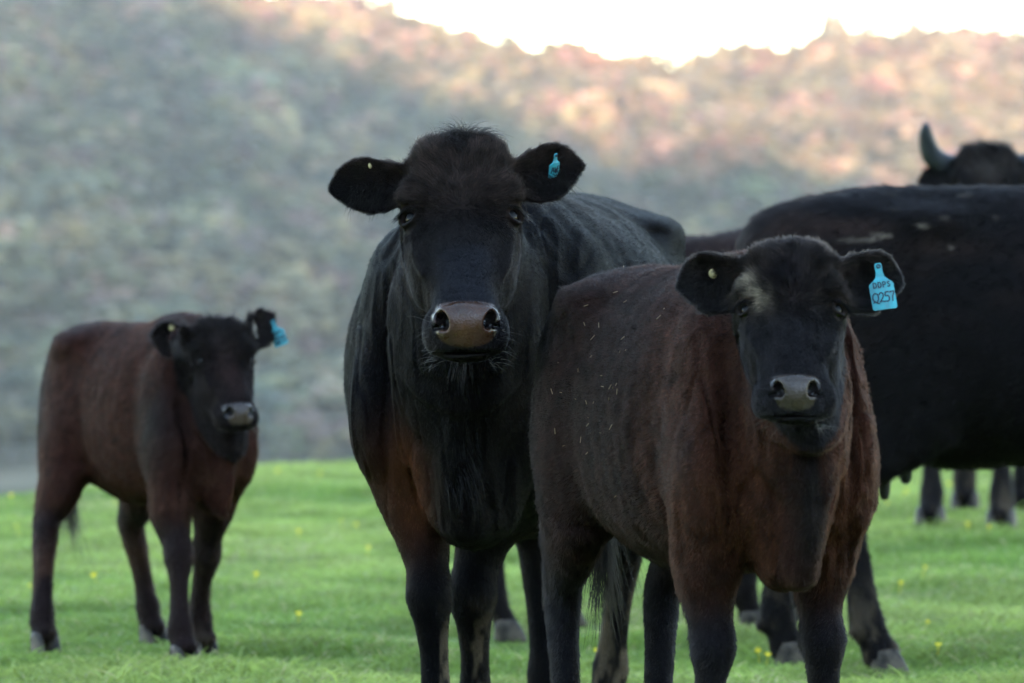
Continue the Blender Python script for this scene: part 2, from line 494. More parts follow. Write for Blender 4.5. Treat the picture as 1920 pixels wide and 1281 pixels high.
# ------------------------------------------------------------------ grass
def grass():
    n = 480000
    u = rng.random(n)
    y = 9.0 + (31.5 - 9.0) * u ** 0.72
    x = (rng.random(n) * 2 - 1) * (0.135 * y + 0.5)
    q = np.stack([x, y, 0 * x], 1)
    tuft = fnoise(q, 2.2, 3, 1)
    z = gz(x, y)
    L = (0.022 + 0.022 * rng.random(n)) * (1 + 1.5 * np.clip(tuft, -0.5, 1)) * (1 + 0.6 * (rng.random(n) > 0.985))
    a = rng.random(n) * 6.283; lean = 0.25 + 0.75 * rng.random(n)
    d = np.stack([np.cos(a) * lean, np.sin(a) * lean, np.ones(n)], 1)
    d /= np.linalg.norm(d, axis=1)[:, None]
    base = np.stack([x, y, z - 0.003], 1)
    P = np.zeros((n, 3, 3))
    P[:, 0] = base
    P[:, 1] = base + d * (L * 0.55)[:, None]
    P[:, 2] = base + d * L[:, None] + np.stack([np.cos(a), np.sin(a), -0.5 * np.ones(n)], 1) * (L * 0.3)[:, None]
    c1 = np.array([0.14, 0.225, 0.035]); c2 = np.array([0.31, 0.37, 0.088]); c3 = np.array([0.36, 0.34, 0.15])
    pn = fnoise(q, 0.7, 3, 9)
    t = np.clip(0.5 + 0.9 * pn + 0.35 * tuft + 0.35 * (rng.random(n) - 0.5), 0, 1)[:, None]
    C = c1 * (1 - t) + c2 * t
    dry = rng.random(n) < 0.05 + 0.25 * sstep(0.25, 0.5, fnoise(q, 1.9, 2, 44))
    C[dry] = c3
    C *= ((0.75 + 0.5 * rng.random(n)) * (1 + 0.45 * fnoise(q, 3.3, 3, 71)))[:, None]
    w = 0.0014 + 0.0014 * rng.random(n)
    R = w[:, None] * np.array([1.0, 0.9, 0.25])
    o = curves_obj('grass', P, R, C, M['grass_blade'])
    tag(o, 'short green paddock grass blades', kind='stuff')
grass()
print('grass', time.time() - T0)

# ================================================================== signed-distance modelling
def smin(a, b, k):
    h = np.clip(0.5 + 0.5 * (b - a) / k, 0, 1)
    return b * (1 - h) + a * h - k * h * (1 - h)

def catmull(Q, sub):
    Q = np.asarray(Q, float); n = len(Q); out = []
    for i in range(n - 1):
        p0 = Q[max(i - 1, 0)]; p1 = Q[i]; p2 = Q[i + 1]; p3 = Q[min(i + 2, n - 1)]
        for s in range(sub):
            t = s / sub
            out.append(0.5 * ((2 * p1) + (-p0 + p2) * t + (2 * p0 - 5 * p1 + 4 * p2 - p3) * t * t + (-p0 + 3 * p1 - 3 * p2 + p3) * t ** 3))
    out.append(Q[-1])
    return np.array(out)

class Loft:
    """tube with elliptical sections. nodes: x,y,z, half width, up, down, taper; lateral: the sideways axis"""
    def __init__(self, nodes, lateral, sub=3, n=2.0, cap=1.0, k=0.04):
        Q = catmull(np.array(nodes, float), sub)
        self.C = Q[:, :3]; self.hw = Q[:, 3]; self.hu = Q[:, 4]; self.hd = Q[:, 5]; self.tp = Q[:, 6]
        self.n = n; self.cap = cap; self.k = k
        T = np.gradient(self.C, axis=0); T /= np.linalg.norm(T, axis=1)[:, None]
        L = np.asarray(lateral, float)
        if L.ndim == 1: L = np.tile(L, (len(T), 1))
        else: L = catmull(L, sub)
        L = L - (L * T).sum(1)[:, None] * T; L /= np.linalg.norm(L, axis=1)[:, None]
        self.L = L; self.U = np.cross(T, L)          # up (for a tube running towards +x with lateral +y, up is +z)
        mx = max(self.hw.max(), self.hu.max(), self.hd.max())
        self.lo = self.C.min(0) - mx; self.hi = self.C.max(0) + mx
    def __call__(self, P):
        best = np.full(len(P), 0.13, np.float32)
        P0 = P
        for i in range(len(self.C) - 1):
            A = self.C[i]; B = self.C[i + 1]; AB = B - A; ll = AB @ AB
            if ll < 1e-12: continue
            mr = max(self.hw[i] * 1.15, self.hu[i], self.hd[i], self.hw[i + 1] * 1.15, self.hu[i + 1], self.hd[i + 1])
            D0 = P0 - ((A + B) / 2).astype(np.float32)
            sel = np.nonzero((D0 * D0).sum(1) < (math.sqrt(ll) / 2 + mr + 0.125) ** 2)[0]
            if not len(sel): continue
            D = P0[sel] - A.astype(np.float32)
            t = np.clip(D @ (AB / ll).astype(np.float32), 0, 1)
            off = D - t[:, None] * AB.astype(np.float32)
            Lx = (self.L[i] + self.L[i + 1]) / 2; Ux = (self.U[i] + self.U[i + 1]) / 2
            Tx = AB / math.sqrt(ll)
            l = off @ Lx.astype(np.float32); v = off @ Ux.astype(np.float32); ax = off @ Tx.astype(np.float32)
            ip = lambda a: (a[i] * (1 - t) + a[i + 1] * t).astype(np.float32)
            hw = ip(self.hw); hu = ip(self.hu); hd = ip(self.hd); tp = ip(self.tp)
            hv = np.where(v > 0, hu, hd)
            hw = hw * (1 + tp * np.clip(v / hv, -1, 1))
            a = np.abs(l) / hw; b = np.abs(v) / hv
            if self.n == 2: r2 = a * a + b * b
            else: r2 = (a ** self.n + b ** self.n) ** (2.0 / self.n)
            c = ax / (np.minimum(hw, hv) * self.cap)
            r = np.sqrt(r2 + c * c) + 1e-6
            rho = np.sqrt(l * l + v * v + ax * ax)
            mn = np.minimum(hw, hv)
            d = np.where(r < 0.3, (r - 1) * mn, rho * (1 - 1 / r))
            best[sel] = np.minimum(best[sel], d)
        return best

class Ell:
    """ellipsoid; axes rows = local frame"""
    def __init__(self, c, r, axes=None, k=0.04):
        self.c = np.array(c, np.float32); self.r = np.array(r, np.float32); self.k = k
        self.A = np.eye(3, dtype=np.float32) if axes is None else np.array(axes, np.float32)
        mx = self.r.max(); self.lo = self.c - mx; self.hi = self.c + mx
    def __call__(self, P):
        q = (P - self.c) @ self.A.T
        k0 = np.sqrt(((q / self.r) ** 2).sum(1)) + 1e-9
        k1 = np.sqrt(((q / self.r ** 2) ** 2).sum(1)) + 1e-9
        return np.where(k0 < 0.2, (k0 - 1) * self.r.min(), k0 * (k0 - 1) / k1)

class Fn:
    def __init__(self, f, lo, hi, k=0.02): self.f = f; self.lo = np.array(lo); self.hi = np.array(hi); self.k = k
    def __call__(self, P): return self.f(P)

class Shape:
    def __init__(self): self.ops = []; self.disp = None
    def add(self, p): self.ops.append(('+', p))
    def cut(self, p): self.ops.append(('-', p))
    def __call__(self, P):
        P = np.asarray(P, np.float32)
        d = np.full(len(P), 10.0, np.float32)
        pl, ph = P.min(0), P.max(0)
        for op, p in self.ops:
            m = 0.085 + p.k
            lo, hi = p.lo - m, p.hi + m
            if (pl > hi).any() or (ph < lo).any(): continue
            if (pl >= lo).all() and (ph <= hi).all():
                q = p(P)
                d = smin(d, q, p.k) if op == '+' else -smin(-d, q, p.k)
                continue
            s = np.nonzero(((P > lo) & (P < hi)).all(1))[0]
            if not len(s): continue
            q = p(P[s])
            d[s] = smin(d[s], q, p.k) if op == '+' else -smin(-d[s], q, p.k)
        if self.disp is not None: 
            s = np.abs(d) < 0.12
            d[s] -= self.disp(P[s])
        return d

def axis_steps(lo, hi, coarse, fine, flo, fhi):
    """1-D grid lines with a fine stretch"""
    xs = [lo]; 
    while xs[-1] < hi:
        x = xs[-1]
        if fine is None: st = coarse
        else:
            dd = max(flo - x, x - fhi, 0)
            st = min(coarse, fine + dd * 0.25)
        xs.append(x + st)
    return np.array(xs, np.float32)

def surface_nets(shape, xs, ys, zs):
    B = 4
    def pad(a):
        r = (-(len(a) - 1)) % B
        return np.concatenate([a, a[-1] + (a[-1] - a[-2]) * np.arange(1, r + 1)]) if r else a
    xs, ys, zs = pad(xs), pad(ys), pad(zs)
    nx, ny, nz = len(xs), len(ys), len(zs)
    cx, cy, cz = xs[::B], ys[::B], zs[::B]
    G = np.stack(np.meshgrid(cx, cy, cz, indexing='ij'), -1).reshape(-1, 3)
    Dc = shape(G).reshape(len(cx), len(cy), len(cz))
    # a coarse cell is active when any corner is near the surface
    dx = np.diff(cx)[:, None, None]; dy = np.diff(cy)[None, :, None]; dz = np.diff(cz)[None, None, :]
    diag = np.sqrt(dx ** 2 + dy ** 2 + dz ** 2)
    mn = None
    for i in (0, 1):
        for j in (0, 1):
            for k in (0, 1):
                c = np.abs(Dc[i:len(cx) - 1 + i, j:len(cy) - 1 + j, k:len(cz) - 1 + k])
                mn = c if mn is None else np.minimum(mn, c)
    act = mn < diag * 0.66 + 0.004
    D = np.repeat(np.repeat(np.repeat(Dc, B, 0), B, 1), B, 2)[:nx, :ny, :nz].copy()
    D[:] = np.where(D > 0, 1.0, -1.0)
    mask = np.zeros((nx, ny, nz), bool)
    ai, aj, ak = np.nonzero(act)
    for i in range(B + 1):
        for j in range(B + 1):
            for k in range(B + 1):
                mask[ai * B + i, aj * B + j, ak * B + k] = True
    I = np.nonzero(mask)
    P = np.stack([xs[I[0]], ys[I[1]], zs[I[2]]], -1)
    out = np.empty(len(P), np.float32)
    kk = np.floor((P - P.min(0)) / 0.14).astype(np.int64)
    order = np.argsort((kk[:, 0] * 1000 + kk[:, 1]) * 1000 + kk[:, 2], kind='stable')
    key = ((kk[:, 0] * 1000 + kk[:, 1]) * 1000 + kk[:, 2])[order]
    cuts = np.concatenate([[0], np.nonzero(np.diff(key))[0] + 1, [len(P)]])
    for a_, b_ in zip(cuts[:-1], cuts[1:]):
        ii = order[a_:b_]; out[ii] = shape(P[ii])
    D[I] = out
    S = D < 0
    cells = None; allS = None
    def sl(a, i, j, k): return a[i:nx - 1 + i, j:ny - 1 + j, k:nz - 1 + k]
    anyS = np.zeros((nx - 1, ny - 1, nz - 1), bool); alS = np.ones_like(anyS); allM = np.ones_like(anyS)
    for i in (0, 1):
        for j in (0, 1):
            for k in (0, 1):
                q = sl(S, i, j, k); anyS |= q; alS &= q; allM &= sl(mask, i, j, k)
    cell = anyS & ~alS & allM
    ci, cj, ck = np.nonzero(cell)
    idx = np.full(cell.shape, -1, np.int32); idx[ci, cj, ck] = np.arange(len(ci))
    acc = np.zeros((len(ci), 3)); cnt = np.zeros(len(ci))
    axs = (xs, ys, zs)
    corners = [(i, j, k) for i in (0, 1) for j in (0, 1) for k in (0, 1)]
    for a in corners:
        for ax in range(3):
            if a[ax]: continue
            b = list(a); b[ax] = 1
            da = D[ci + a[0], cj + a[1], ck + a[2]]; db = D[ci + b[0], cj + b[1], ck + b[2]]
            c = (da < 0) != (db < 0)
            t = da / (da - db + 1e-12)
            p = np.stack([xs[ci + a[0]], ys[cj + a[1]], zs[ck + a[2]]], -1)
            q = np.stack([xs[ci + b[0]], ys[cj + b[1]], zs[ck + b[2]]], -1)
            w = np.where(c, 1.0, 0.0)
            acc += (p + (q - p) * t[:, None]) * w[:, None]; cnt += w
    V = acc / cnt[:, None]
    F = []
    # x edges
    def quads(cr, n1, n2, flip):
        pass
    e = (S[:-1, 1:-1, 1:-1] != S[1:, 1:-1, 1:-1]); i, j, k = np.nonzero(e); j += 1; k += 1
    q = np.stack([idx[i, j - 1, k - 1], idx[i, j, k - 1], idx[i, j, k], idx[i, j - 1, k]], -1); fl = ~S[i, j, k]; q[fl] = q[fl][:, ::-1]; F.append(q)
    e = (S[1:-1, :-1, 1:-1] != S[1:-1, 1:, 1:-1]); i, j, k = np.nonzero(e); i += 1; k += 1
    q = np.stack([idx[i - 1, j, k - 1], idx[i - 1, j, k], idx[i, j, k], idx[i, j, k - 1]], -1); fl = ~S[i, j, k]; q[fl] = q[fl][:, ::-1]; F.append(q)
    e = (S[1:-1, 1:-1, :-1] != S[1:-1, 1:-1, 1:]); i, j, k = np.nonzero(e); i += 1; j += 1
    q = np.stack([idx[i - 1, j - 1, k], idx[i, j - 1, k], idx[i, j, k], idx[i - 1, j, k]], -1); fl = ~S[i, j, k]; q[fl] = q[fl][:, ::-1]; F.append(q)
    F = np.concatenate(F); F = F[(F >= 0).all(1)]
    # keep the largest connected shell
    lab = np.arange(len(V))
    while True:
        m = np.minimum.reduce([lab[F[:, c]] for c in range(4)])
        new = lab.copy()
        for c in range(4): np.minimum.at(new, F[:, c], m)
        new = new[new]
        if (new == lab).all(): break
        lab = new
    u, c = np.unique(lab, return_counts=True); big = u[c.argmax()]
    keep = lab == big
    F = F[keep[F[:, 0]]]
    mp = np.cumsum(keep) - 1; V = V[keep]; F = mp[F]
    # light smoothing
    for lam in (0.5, 0.35):
        s = np.zeros_like(V); n = np.zeros(len(V))
        for a in range(4):
            for b in (1, 3):
                np.add.at(s, F[:, a], V[F[:, (a + b) % 4]]); np.add.at(n, F[:, a], 1)
        V = V + lam * (s / np.maximum(n, 1)[:, None] - V) * 0.6
    return V, F

def vnormals(V, F):
    a = V[F[:, 0]]; b = V[F[:, 1]]; c = V[F[:, 2]]; d = V[F[:, 3]]
    fn = np.cross(c - a, d - b)
    Nn = np.zeros_like(V)
    for k in range(4):
        for ax in range(3):
            Nn[:, ax] += np.bincount(F[:, k], fn[:, ax], len(V))
    return Nn / (np.linalg.norm(Nn, axis=1)[:, None] + 1e-12), np.linalg.norm(fn, axis=1) / 2

# ================================================================== head
class Head:
    """frame: origin at the poll; u down the face, f out of the face, w the animal's left"""
    def __init__(self, poll, yaw, pitch, roll, s, muz=1.0, wid=1.0):
        self.wid = wid
        y, p, r = map(math.radians, (yaw, pitch, roll))
        u = np.array([math.cos(p) * math.cos(y), math.cos(p) * math.sin(y), -math.sin(p)])
        f = np.array([math.sin(p) * math.cos(y), math.sin(p) * math.sin(y), math.cos(p)])
        w = np.array([-math.sin(y), math.cos(y), 0])
        self.u = u; self.w = math.cos(r) * w + math.sin(r) * f; self.f = math.cos(r) * f - math.sin(r) * w
        self.o = np.array(poll, float); self.s = s; self.muz = muz
        self.M = np.array([self.u, self.w, self.f])      # rows: u, w, f
    def P(self, u, w, f): return self.o + self.s * (u * self.u + w * self.wid * self.w + f * self.f)
    def loc(self, P): return (P - self.o) @ self.M.T / (self.s * np.array([1, self.wid, 1]))
    def dirv(self, u, w, f): return u * self.u + w * self.w + f * self.f
    def ax(self, a, b, c): return [unit(self.dirv(*a)), unit(self.dirv(*b)), unit(self.dirv(*c))]

def ear_fn(H, side, base, axis, face, L, W, cup=0.35, thick=0.0055):
    """leaf-shaped cupped ear"""
    a = unit(axis); c = unit(np.array(face) - np.dot(face, a) * a); b = np.cross(c, a) * side   # b: towards the ear's upper edge
    if b[2] < 0: b = -b
    base = np.array(base)
    A = np.array([a, b, c], np.float32)
    px = np.array([-0.15, 0, 0.12, 0.3, 0.5, 0.68, 0.82, 0.92, 1.0, 1.04]) * L
    up = np.array([0.30, 0.34, 0.5, 0.78, 0.98, 0.96, 0.80, 0.55, 0.2, 0.0]) * W
    dn = np.array([0.34, 0.40, 0.66, 1.0, 1.06, 0.84, 0.56, 0.32, 0.1, 0.0]) * W
    def f(P):
        q = (P - base.astype(np.float32)) @ A.T
        x, y, z = q[:, 0], q[:, 1], q[:, 2]
        hw = np.where(y > 0, np.interp(x, px, up), np.interp(x, px, dn)).astype(np.float32)
        yy = y / W
        openv = np.interp(x, [0, 0.25 * L, 0.8 * L, L], [1.9, 1.25, 0.9, 0.7])
        zc = cup * W * openv * (yy * yy - 0.35) - 0.10 * L * np.clip(x / L, 0, 1) ** 2
        slope = cup * 2 * openv * np.abs(yy)
        dz = np.abs(z - zc) / np.sqrt(1 + slope ** 2)
        ex = np.maximum(np.abs(y) - hw, 0)
        ex2 = np.maximum(np.maximum(x - L * 1.0, -0.15 * L - x), 0)
        e = np.sqrt(np.maximum(dz, 0) ** 2 + ex ** 2 + ex2 ** 2)
        t = thick + 0.012 * np.clip(1 - x / (0.35 * L), 0, 1)
        return (e - t) * 0.85
    R = max(L * 1.1, W * 1.3) + 0.03
    return Fn(f, base + a * L * 0.5 - R, base + a * L * 0.5 + R, 0.022), A, base

def build_head(S, H, ears, E, calf=False):
    s = H.s; mz = H.muz; EU = E.get('u', 0.18)
    # u, half width, front f, back f
    prof = [(-0.005, 0.034, -0.008, -0.10), (0.03, 0.068, 0.004, -0.13), (0.075, 0.098, 0.008, -0.16), (0.13, 0.112, 0.006, -0.19),
            (0.19, 0.110, 0.001, -0.205), (0.25, 0.097, -0.003, -0.215), (0.31, 0.080, -0.007, -0.190), (0.36, 0.070 * mz, -0.006, -0.155),
            (0.41, 0.070 * mz, -0.002, -0.125), (0.45, 0.076 * mz, -0.012, -0.108), (0.475, 0.070 * mz, -0.030, -0.105)]
    if calf:
        prof = [(u, w * 1.04 if u < 0.28 else w, f + (0.012 if u < .15 else 0), b) for u, w, f, b in prof]
    nodes = []
    for u, hw, fr, bk in prof:
        c = fr * 0.5 + bk * 0.5; h = (fr - bk) / 2
        p = H.P(u, 0, c)
        nodes.append((*p, hw * s * H.wid, h * s, h * s, 0.0))
    # taper: forehead wide at the front, jaws narrower
    for i, (u, *_r) in enumerate(prof):
        nodes[i] = nodes[i][:6] + ((0.10 if u < 0.3 else 0.06),)
    lf = Loft(nodes, H.w, 3, n=2.35, cap=0.8, k=0.03 * s)
    # its up axis must be the front normal
    if np.dot(lf.U[4], H.f) < 0:
        lf.U = -lf.U
    S.add(lf)
    ax = [H.u, H.w, H.f]
    e = lambda u, w, f, r, a=None, k=0.02: Ell(H.P(u, w, f), np.array(r) * s, a or ax, k * s)
    for sd in (-1, 1):
        S.add(e(0.05, sd * 0.058, -0.015, (0.045, 0.035, 0.03), k=0.04))            # poll shoulders
        S.add(e(EU - 0.036, sd * 0.098, -0.022, (0.034, 0.020, 0.020), k=0.03))           # brow
        S.add(e(0.225, sd * 0.078, -0.130, (0.085, 0.026, 0.070), k=0.03))           # cheek muscle
        S.add(e(0.262, sd * 0.080, -0.050, (0.050, 0.014, 0.012), k=0.018))
        S.cut(e(EU + 0.020, sd * 0.074, 0.006, (0.016, 0.030, 0.012), k=0.018))            # crease running in from the eye
        S.add(e(EU - 0.050, sd * 0.066, -0.006, (0.030, 0.034, 0.010), k=0.03))             # frontal bone over it          # facial crest
        S.cut(e(0.305, sd * 0.084, -0.008, (0.065, 0.022, 0.024), k=0.03))            # hollow beside the nose bridge
        S.cut(e(0.085, sd * 0.125, -0.045, (0.035, 0.014, 0.03), k=0.025))           # temple hollow
        # eye: lids as a rim round the ball, hollow in front of it
        n = unit(H.dirv(0.05, sd * 0.74, 0.67)); a1 = unit(H.u - np.dot(H.u, n) * n); b1 = np.cross(n, a1)
        ec = H.P(EU, sd * E['w'], E['f'])
        S.cut(Ell(ec + n * 0.010 * s, (0.026 * s, 0.030 * s, 0.016 * s), [a1, b1, n], 0.012 * s))
        def lid(P, ec=ec, n=n, a1=a1, b1=b1):
            q = P - ec.astype(np.float32)
            a = q @ a1.astype(np.float32); b = q @ b1.astype(np.float32); c = q @ n.astype(np.float32)
            c0 = 0.004 * s - 0.004 * s * (b / (0.02 * s)) ** 2 * 0.6
            rr = np.sqrt((a / 0.66) ** 2 + b ** 2) - 0.0225 * s
            return np.sqrt((rr * 0.75) ** 2 + (c - c0) ** 2) - (0.0030 + 0.0030 * (a < 0)) * s
        R = 0.045 * s
        S.add(Fn(lid, ec - R, ec + R, 0.016 * s))
    # muzzle: pad, nostrils, lips
    npd = unit(H.dirv(0.62, 0, 0.78)); dpd = unit(H.dirv(0.78, 0, -0.62))
    pc = H.P(0.453, 0, -0.026)
    wz_ = 0.060 * E.get('pad', 1.0)
    S.add(Ell(pc + npd * 0.004 * s, (0.042 * s, wz_ * s * 1.12, 0.028 * s), [dpd, H.w, npd], 0.012 * s))
    for sd in (-1, 1):
        nc = pc + H.w * sd * wz_ * 0.80 * s - dpd * 0.006 * s + npd * 0.012 * s
        out = unit(npd + H.w * sd * 0.55 - dpd * 0.1)
        lat = unit(H.w * sd - out * np.dot(H.w * sd, out)); vv = np.cross(out, lat)
        S.add(Ell(nc - out * 0.006 * s, (0.030 * s, 0.026 * s, 0.022 * s), [vv, lat, out], 0.010 * s))      # rim
        vt = unit(vv + lat * 0.45 * np.sign(np.dot(vv, -dpd)))
        l2 = np.cross(out, vt)
        S.cut(Ell(nc + out * 0.014 * s, (0.0210 * s, 0.0140 * s, 0.034 * s), [vt, l2, out], 0.006 * s))
        S.cut(Ell(nc + out * 0.010 * s + lat * 0.016 * s + dpd * 0.012 * s, (0.006 * s, 0.016 * s, 0.020 * s), [dpd, lat, out], 0.005 * s))
        S.add(e(0.435, sd * 0.066 * mz, -0.075, (0.045, 0.024, 0.035), k=0.02))     # upper lip flank
    # lower lip and chin
    S.add(e(0.432, 0, -0.108, (0.044, 0.045 * mz, 0.024), k=0.012))
    S.add(e(0.38, 0, -0.122, (0.07, 0.042, 0.03), k=0.03))
    mc = pc + dpd * 0.055 * s - npd * 0.002 * s
    S.cut(Ell(mc, (0.0028 * s, 0.056 * mz * s, 0.014 * s), [dpd, H.w, npd], 0.008 * s))
    H.pc, H.npd, H.dpd, H.padw = pc, npd, dpd, wz_ * s
    H.ears = []
    for sd, prm in zip((-1, 1), ears):
        fn, A, b = ear_fn(H, sd, **prm)
        S.add(fn); H.ears.append((A, b, prm))

# ================================================================== body templates (adult, metres)
TORSO = [  # x, zc, half width, up, down, taper
    (-1.00, 1.10, 0.13, 0.13, 0.16, 0.0), (-0.90, 1.06, 0.23, 0.20, 0.26, -0.02), (-0.72, 1.01, 0.285, 0.27, 0.34, -0.05),
    (-0.45, 0.96, 0.315, 0.32, 0.385, -0.12), (-0.15, 0.93, 0.365, 0.345, 0.40, -0.12), (0.15, 0.93, 0.365, 0.345, 0.40, -0.10),
    (0.40, 0.94, 0.275, 0.35, 0.36, 0.04), (0.58, 0.95, 0.215, 0.33, 0.33, 0.20), (0.74, 0.93, 0.165, 0.24, 0.28, 0.15)]
FORELEG = [  # dx, lateral, z, half side, half fore-aft
    (-0.10, -0.05, 1.08, 0.05, 0.11), (0.02, 0.015, 0.92, 0.080, 0.17), (0.06, 0.025, 0.80, 0.082, 0.14), (0.03, 0.015, 0.68, 0.078, 0.108), (0.00, 0.0, 0.57, 0.063, 0.078),
    (0.01, -0.015, 0.47, 0.043, 0.050), (0.028, -0.02, 0.405, 0.049, 0.055), (0.02, -0.02, 0.35, 0.035, 0.042), (0.01, -0.02, 0.27, 0.027, 0.036),
    (0.01, -0.02, 0.19, 0.031, 0.039), (0.015, -0.02, 0.135, 0.042, 0.047), (0.035, -0.02, 0.09, 0.038, 0.042), (0.055, -0.02, 0.055, 0.048, 0.055)]
HINDLEG = [
    (0.10, -0.04, 1.05, 0.09, 0.20), (0.10, 0.00, 0.92, 0.115, 0.23), (0.10, 0.02, 0.80, 0.115, 0.20), (0.09, 0.02, 0.69, 0.095, 0.15), (0.01, 0.015, 0.60, 0.062, 0.098),
    (-0.07, 0.01, 0.53, 0.044, 0.066), (-0.105, 0.0, 0.475, 0.040, 0.060), (-0.095, 0.0, 0.40, 0.036, 0.048), (-0.075, 0.0, 0.30, 0.031, 0.039),
    (-0.06, 0.0, 0.20, 0.032, 0.040), (-0.05, 0.0, 0.145, 0.042, 0.047), (-0.03, 0.0, 0.095, 0.038, 0.042), (-0.01, 0.0, 0.055, 0.048, 0.055)]
FORE_O = (0.50, 0.155); HIND_O = (-0.74, 0.165)

def leg_loft(tmpl, o, side, sc, foot, lat=(0, 1, 0), knee=0.0, zs=1.0, thick=1.0, sw=1.0):
    """foot = (dx, dy) displacement of the hoof; knee = forward bend"""
    out = []
    z0 = tmpl[0][2]
    for dx, dy, z, hs, hf in tmpl:
        t = 1 - z / z0
        w = sstep(0.05, sw, np.array(t))
        kb = knee * math.exp(-((z - 0.42) / 0.16) ** 2)
        th = thick if z < 0.62 else 1 + (thick - 1) * 0.4
        out.append(((o[0] + dx) * sc[0] + foot[0] * w + kb, side * (o[1] + dy) * sc[1] + foot[1] * w, z * sc[2] * (1 if z > .6 else zs ** ((.6 - z) / .6)),
                    hs * sc[1] * th, hf * sc[0] * th, hf * sc[0] * th, 0.0))
    return Loft(out, lat, 2, cap=0.6, k=0.05 * sc[2])

def hoof_mesh(name, L=0.115, W=0.105, Hh=0.075):
    """cloven hoof: two claws, each a sloped wedge"""
    V, Fc = [], []
    for sd in (-1, 1):
        o = len(V)
        rings = []
        for z, fx, bx, w in ((-0.01, 0.62, -0.42, 1.0), (0.35, 0.52, -0.42, 0.95), (0.75, 0.38, -0.40, 0.86), (1.0, 0.26, -0.36, 0.78), (1.08, 0.15, -0.25, 0.55)):
            ring = []
            for k in range(12):
                a = 2 * math.pi * k / 12
                cx, cy = math.cos(a), math.sin(a)
                x = (fx + bx) / 2 + (fx - bx) / 2 * cx
                taper_ = 1 - 0.35 * max(cx, 0) ** 2
                y = sd * (0.27 + 0.23 * w * cy * sd * taper_ + (0.02 if cx > 0 else 0))
                ring.append((x * L, y * W, z * Hh))
            rings.append(ring)
        for r in rings: V += r
        for i in range(len(rings) - 1):
            for k in range(12):
                a = o + i * 12 + k; b = o + i * 12 + (k + 1) % 12
                Fc.append((a, b, b + 12, a + 12))
        V.append((0.1 * L, sd * 0.27 * W, 1.1 * Hh)); V.append((0.1 * L, sd * 0.27 * W, -0.01 * Hh))
        for k in range(12):
            a = o + 48 + k; b = o + 48 + (k + 1) % 12
            Fc.append((a, b, len(V) - 2, len(V) - 2)); a = o + k; b = o + (k + 1) % 12
            Fc.append((b, a, len(V) - 1, len(V) - 1))
    me = bpy.data.meshes.new(name)
    me.from_pydata(V, [], [tuple(dict.fromkeys(f)) for f in Fc])
    me.polygons.foreach_set('use_smooth', [True] * len(me.polygons))
    me.materials.append(M['hoof'])
    return me
HOOF = hoof_mesh('hoof')

def tube(path, radii, seg=8, name='tube', mat=None):
    path = np.array(path, float); n = len(path)
    T = np.gradient(path, axis=0); T /= np.linalg.norm(T, axis=1)[:, None]
    ref = np.array([0, 0, 1.0]) if abs(T[0][2]) < 0.9 else np.array([1.0, 0, 0])
    V = []; 
    for i in range(n):
        a = unit(np.cross(T[i], ref)); b = np.cross(T[i], a)
        for k in range(seg):
            th = 2 * math.pi * k / seg
            V.append(path[i] + radii[i] * (a * math.cos(th) + b * math.sin(th)))
    Fc = [(i * seg + k, i * seg + (k + 1) % seg, (i + 1) * seg + (k + 1) % seg, (i + 1) * seg + k) for i in range(n - 1) for k in range(seg)]
    me = bpy.data.meshes.new(name)
    o = len(V); V.append(path[0]); V.append(path[-1])
    Fc += [(k, o, (k + 1) % seg) for k in range(seg)] + [((n - 1) * seg + k, (n - 1) * seg + (k + 1) % seg, o + 1) for k in range(seg)]
    me.from_pydata([tuple(v) for v in V], [], Fc)
    me.polygons.foreach_set('use_smooth', [True] * len(me.polygons))
    if mat: me.materials.append(mat)
    return me

def uv_ball(r, seg=24, rings=14, squash=(1, 1, 1)):
    V = [(0, 0, r * squash[2])]
    for i in range(1, rings):
        ph = math.pi * i / rings
        for k in range(seg):
            th = 2 * math.pi * k / seg
            V.append((r * squash[0] * math.sin(ph) * math.cos(th), r * squash[1] * math.sin(ph) * math.sin(th), r * squash[2] * math.cos(ph)))
    V.append((0, 0, -r * squash[2])); Fc = []
    for k in range(seg): Fc.append((0, 1 + k, 1 + (k + 1) % seg))
    for i in range(rings - 2):
        for k in range(seg):
            a = 1 + i * seg + k; b = 1 + i * seg + (k + 1) % seg
            Fc.append((a, a + seg, b + seg, b))
    l = len(V) - 1; o = 1 + (rings - 2) * seg
    for k in range(seg): Fc.append((o + k, l, o + (k + 1) % seg))
    return V, Fc

# ================================================================== ear tags
STROKES = {
    'D': [[(0, 0), (0, 1)], [(0, 1), (.45, .9), (.6, .5), (.42, .08), (0, 0)]],
    'P': [[(0, 0), (0, 1)], [(0, 1), (.5, .95), (.55, .65), (.4, .48), (0, .45)]],
    'S': [[(.55, .9), (.3, 1), (.05, .85), (.1, .6), (.45, .42), (.5, .15), (.25, 0), (0, .1)]],
    'Q': [[(.3, 1), (.05, .8), (0, .4), (.2, .08), (.45, .1), (.6, .45), (.55, .85), (.3, 1)], [(.0, .0), (.2, .12), (.42, -.06), (.62, -.12)]],
    '2': [[(.05, .8), (.25, 1), (.5, .85), (.45, .5), (.05, .02)], [(.05, .02), (.3, .08), (.6, .0)]],
    '5': [[(.55, 1), (.15, .98), (.1, .6), (.4, .6), (.52, .3), (.35, .02), (.02, .05)]],
    '7': [[(.0, .95), (.55, 1), (.3, .5), (.22, 0)]],
    '3': [[(.05, .95), (.45, .95), (.25, .58), (.5, .4), (.45, .08), (.05, .02)]],
    'A': [[(0, 0), (.28, 1), (.55, 0)], [(.1, .38), (.46, .4)]],
    'W': [[(0, 1), (.15, 0), (.3, .7), (.45, 0), (.62, 1)]],
    '1': [[(.25, 1), (.25, 0)]],
}
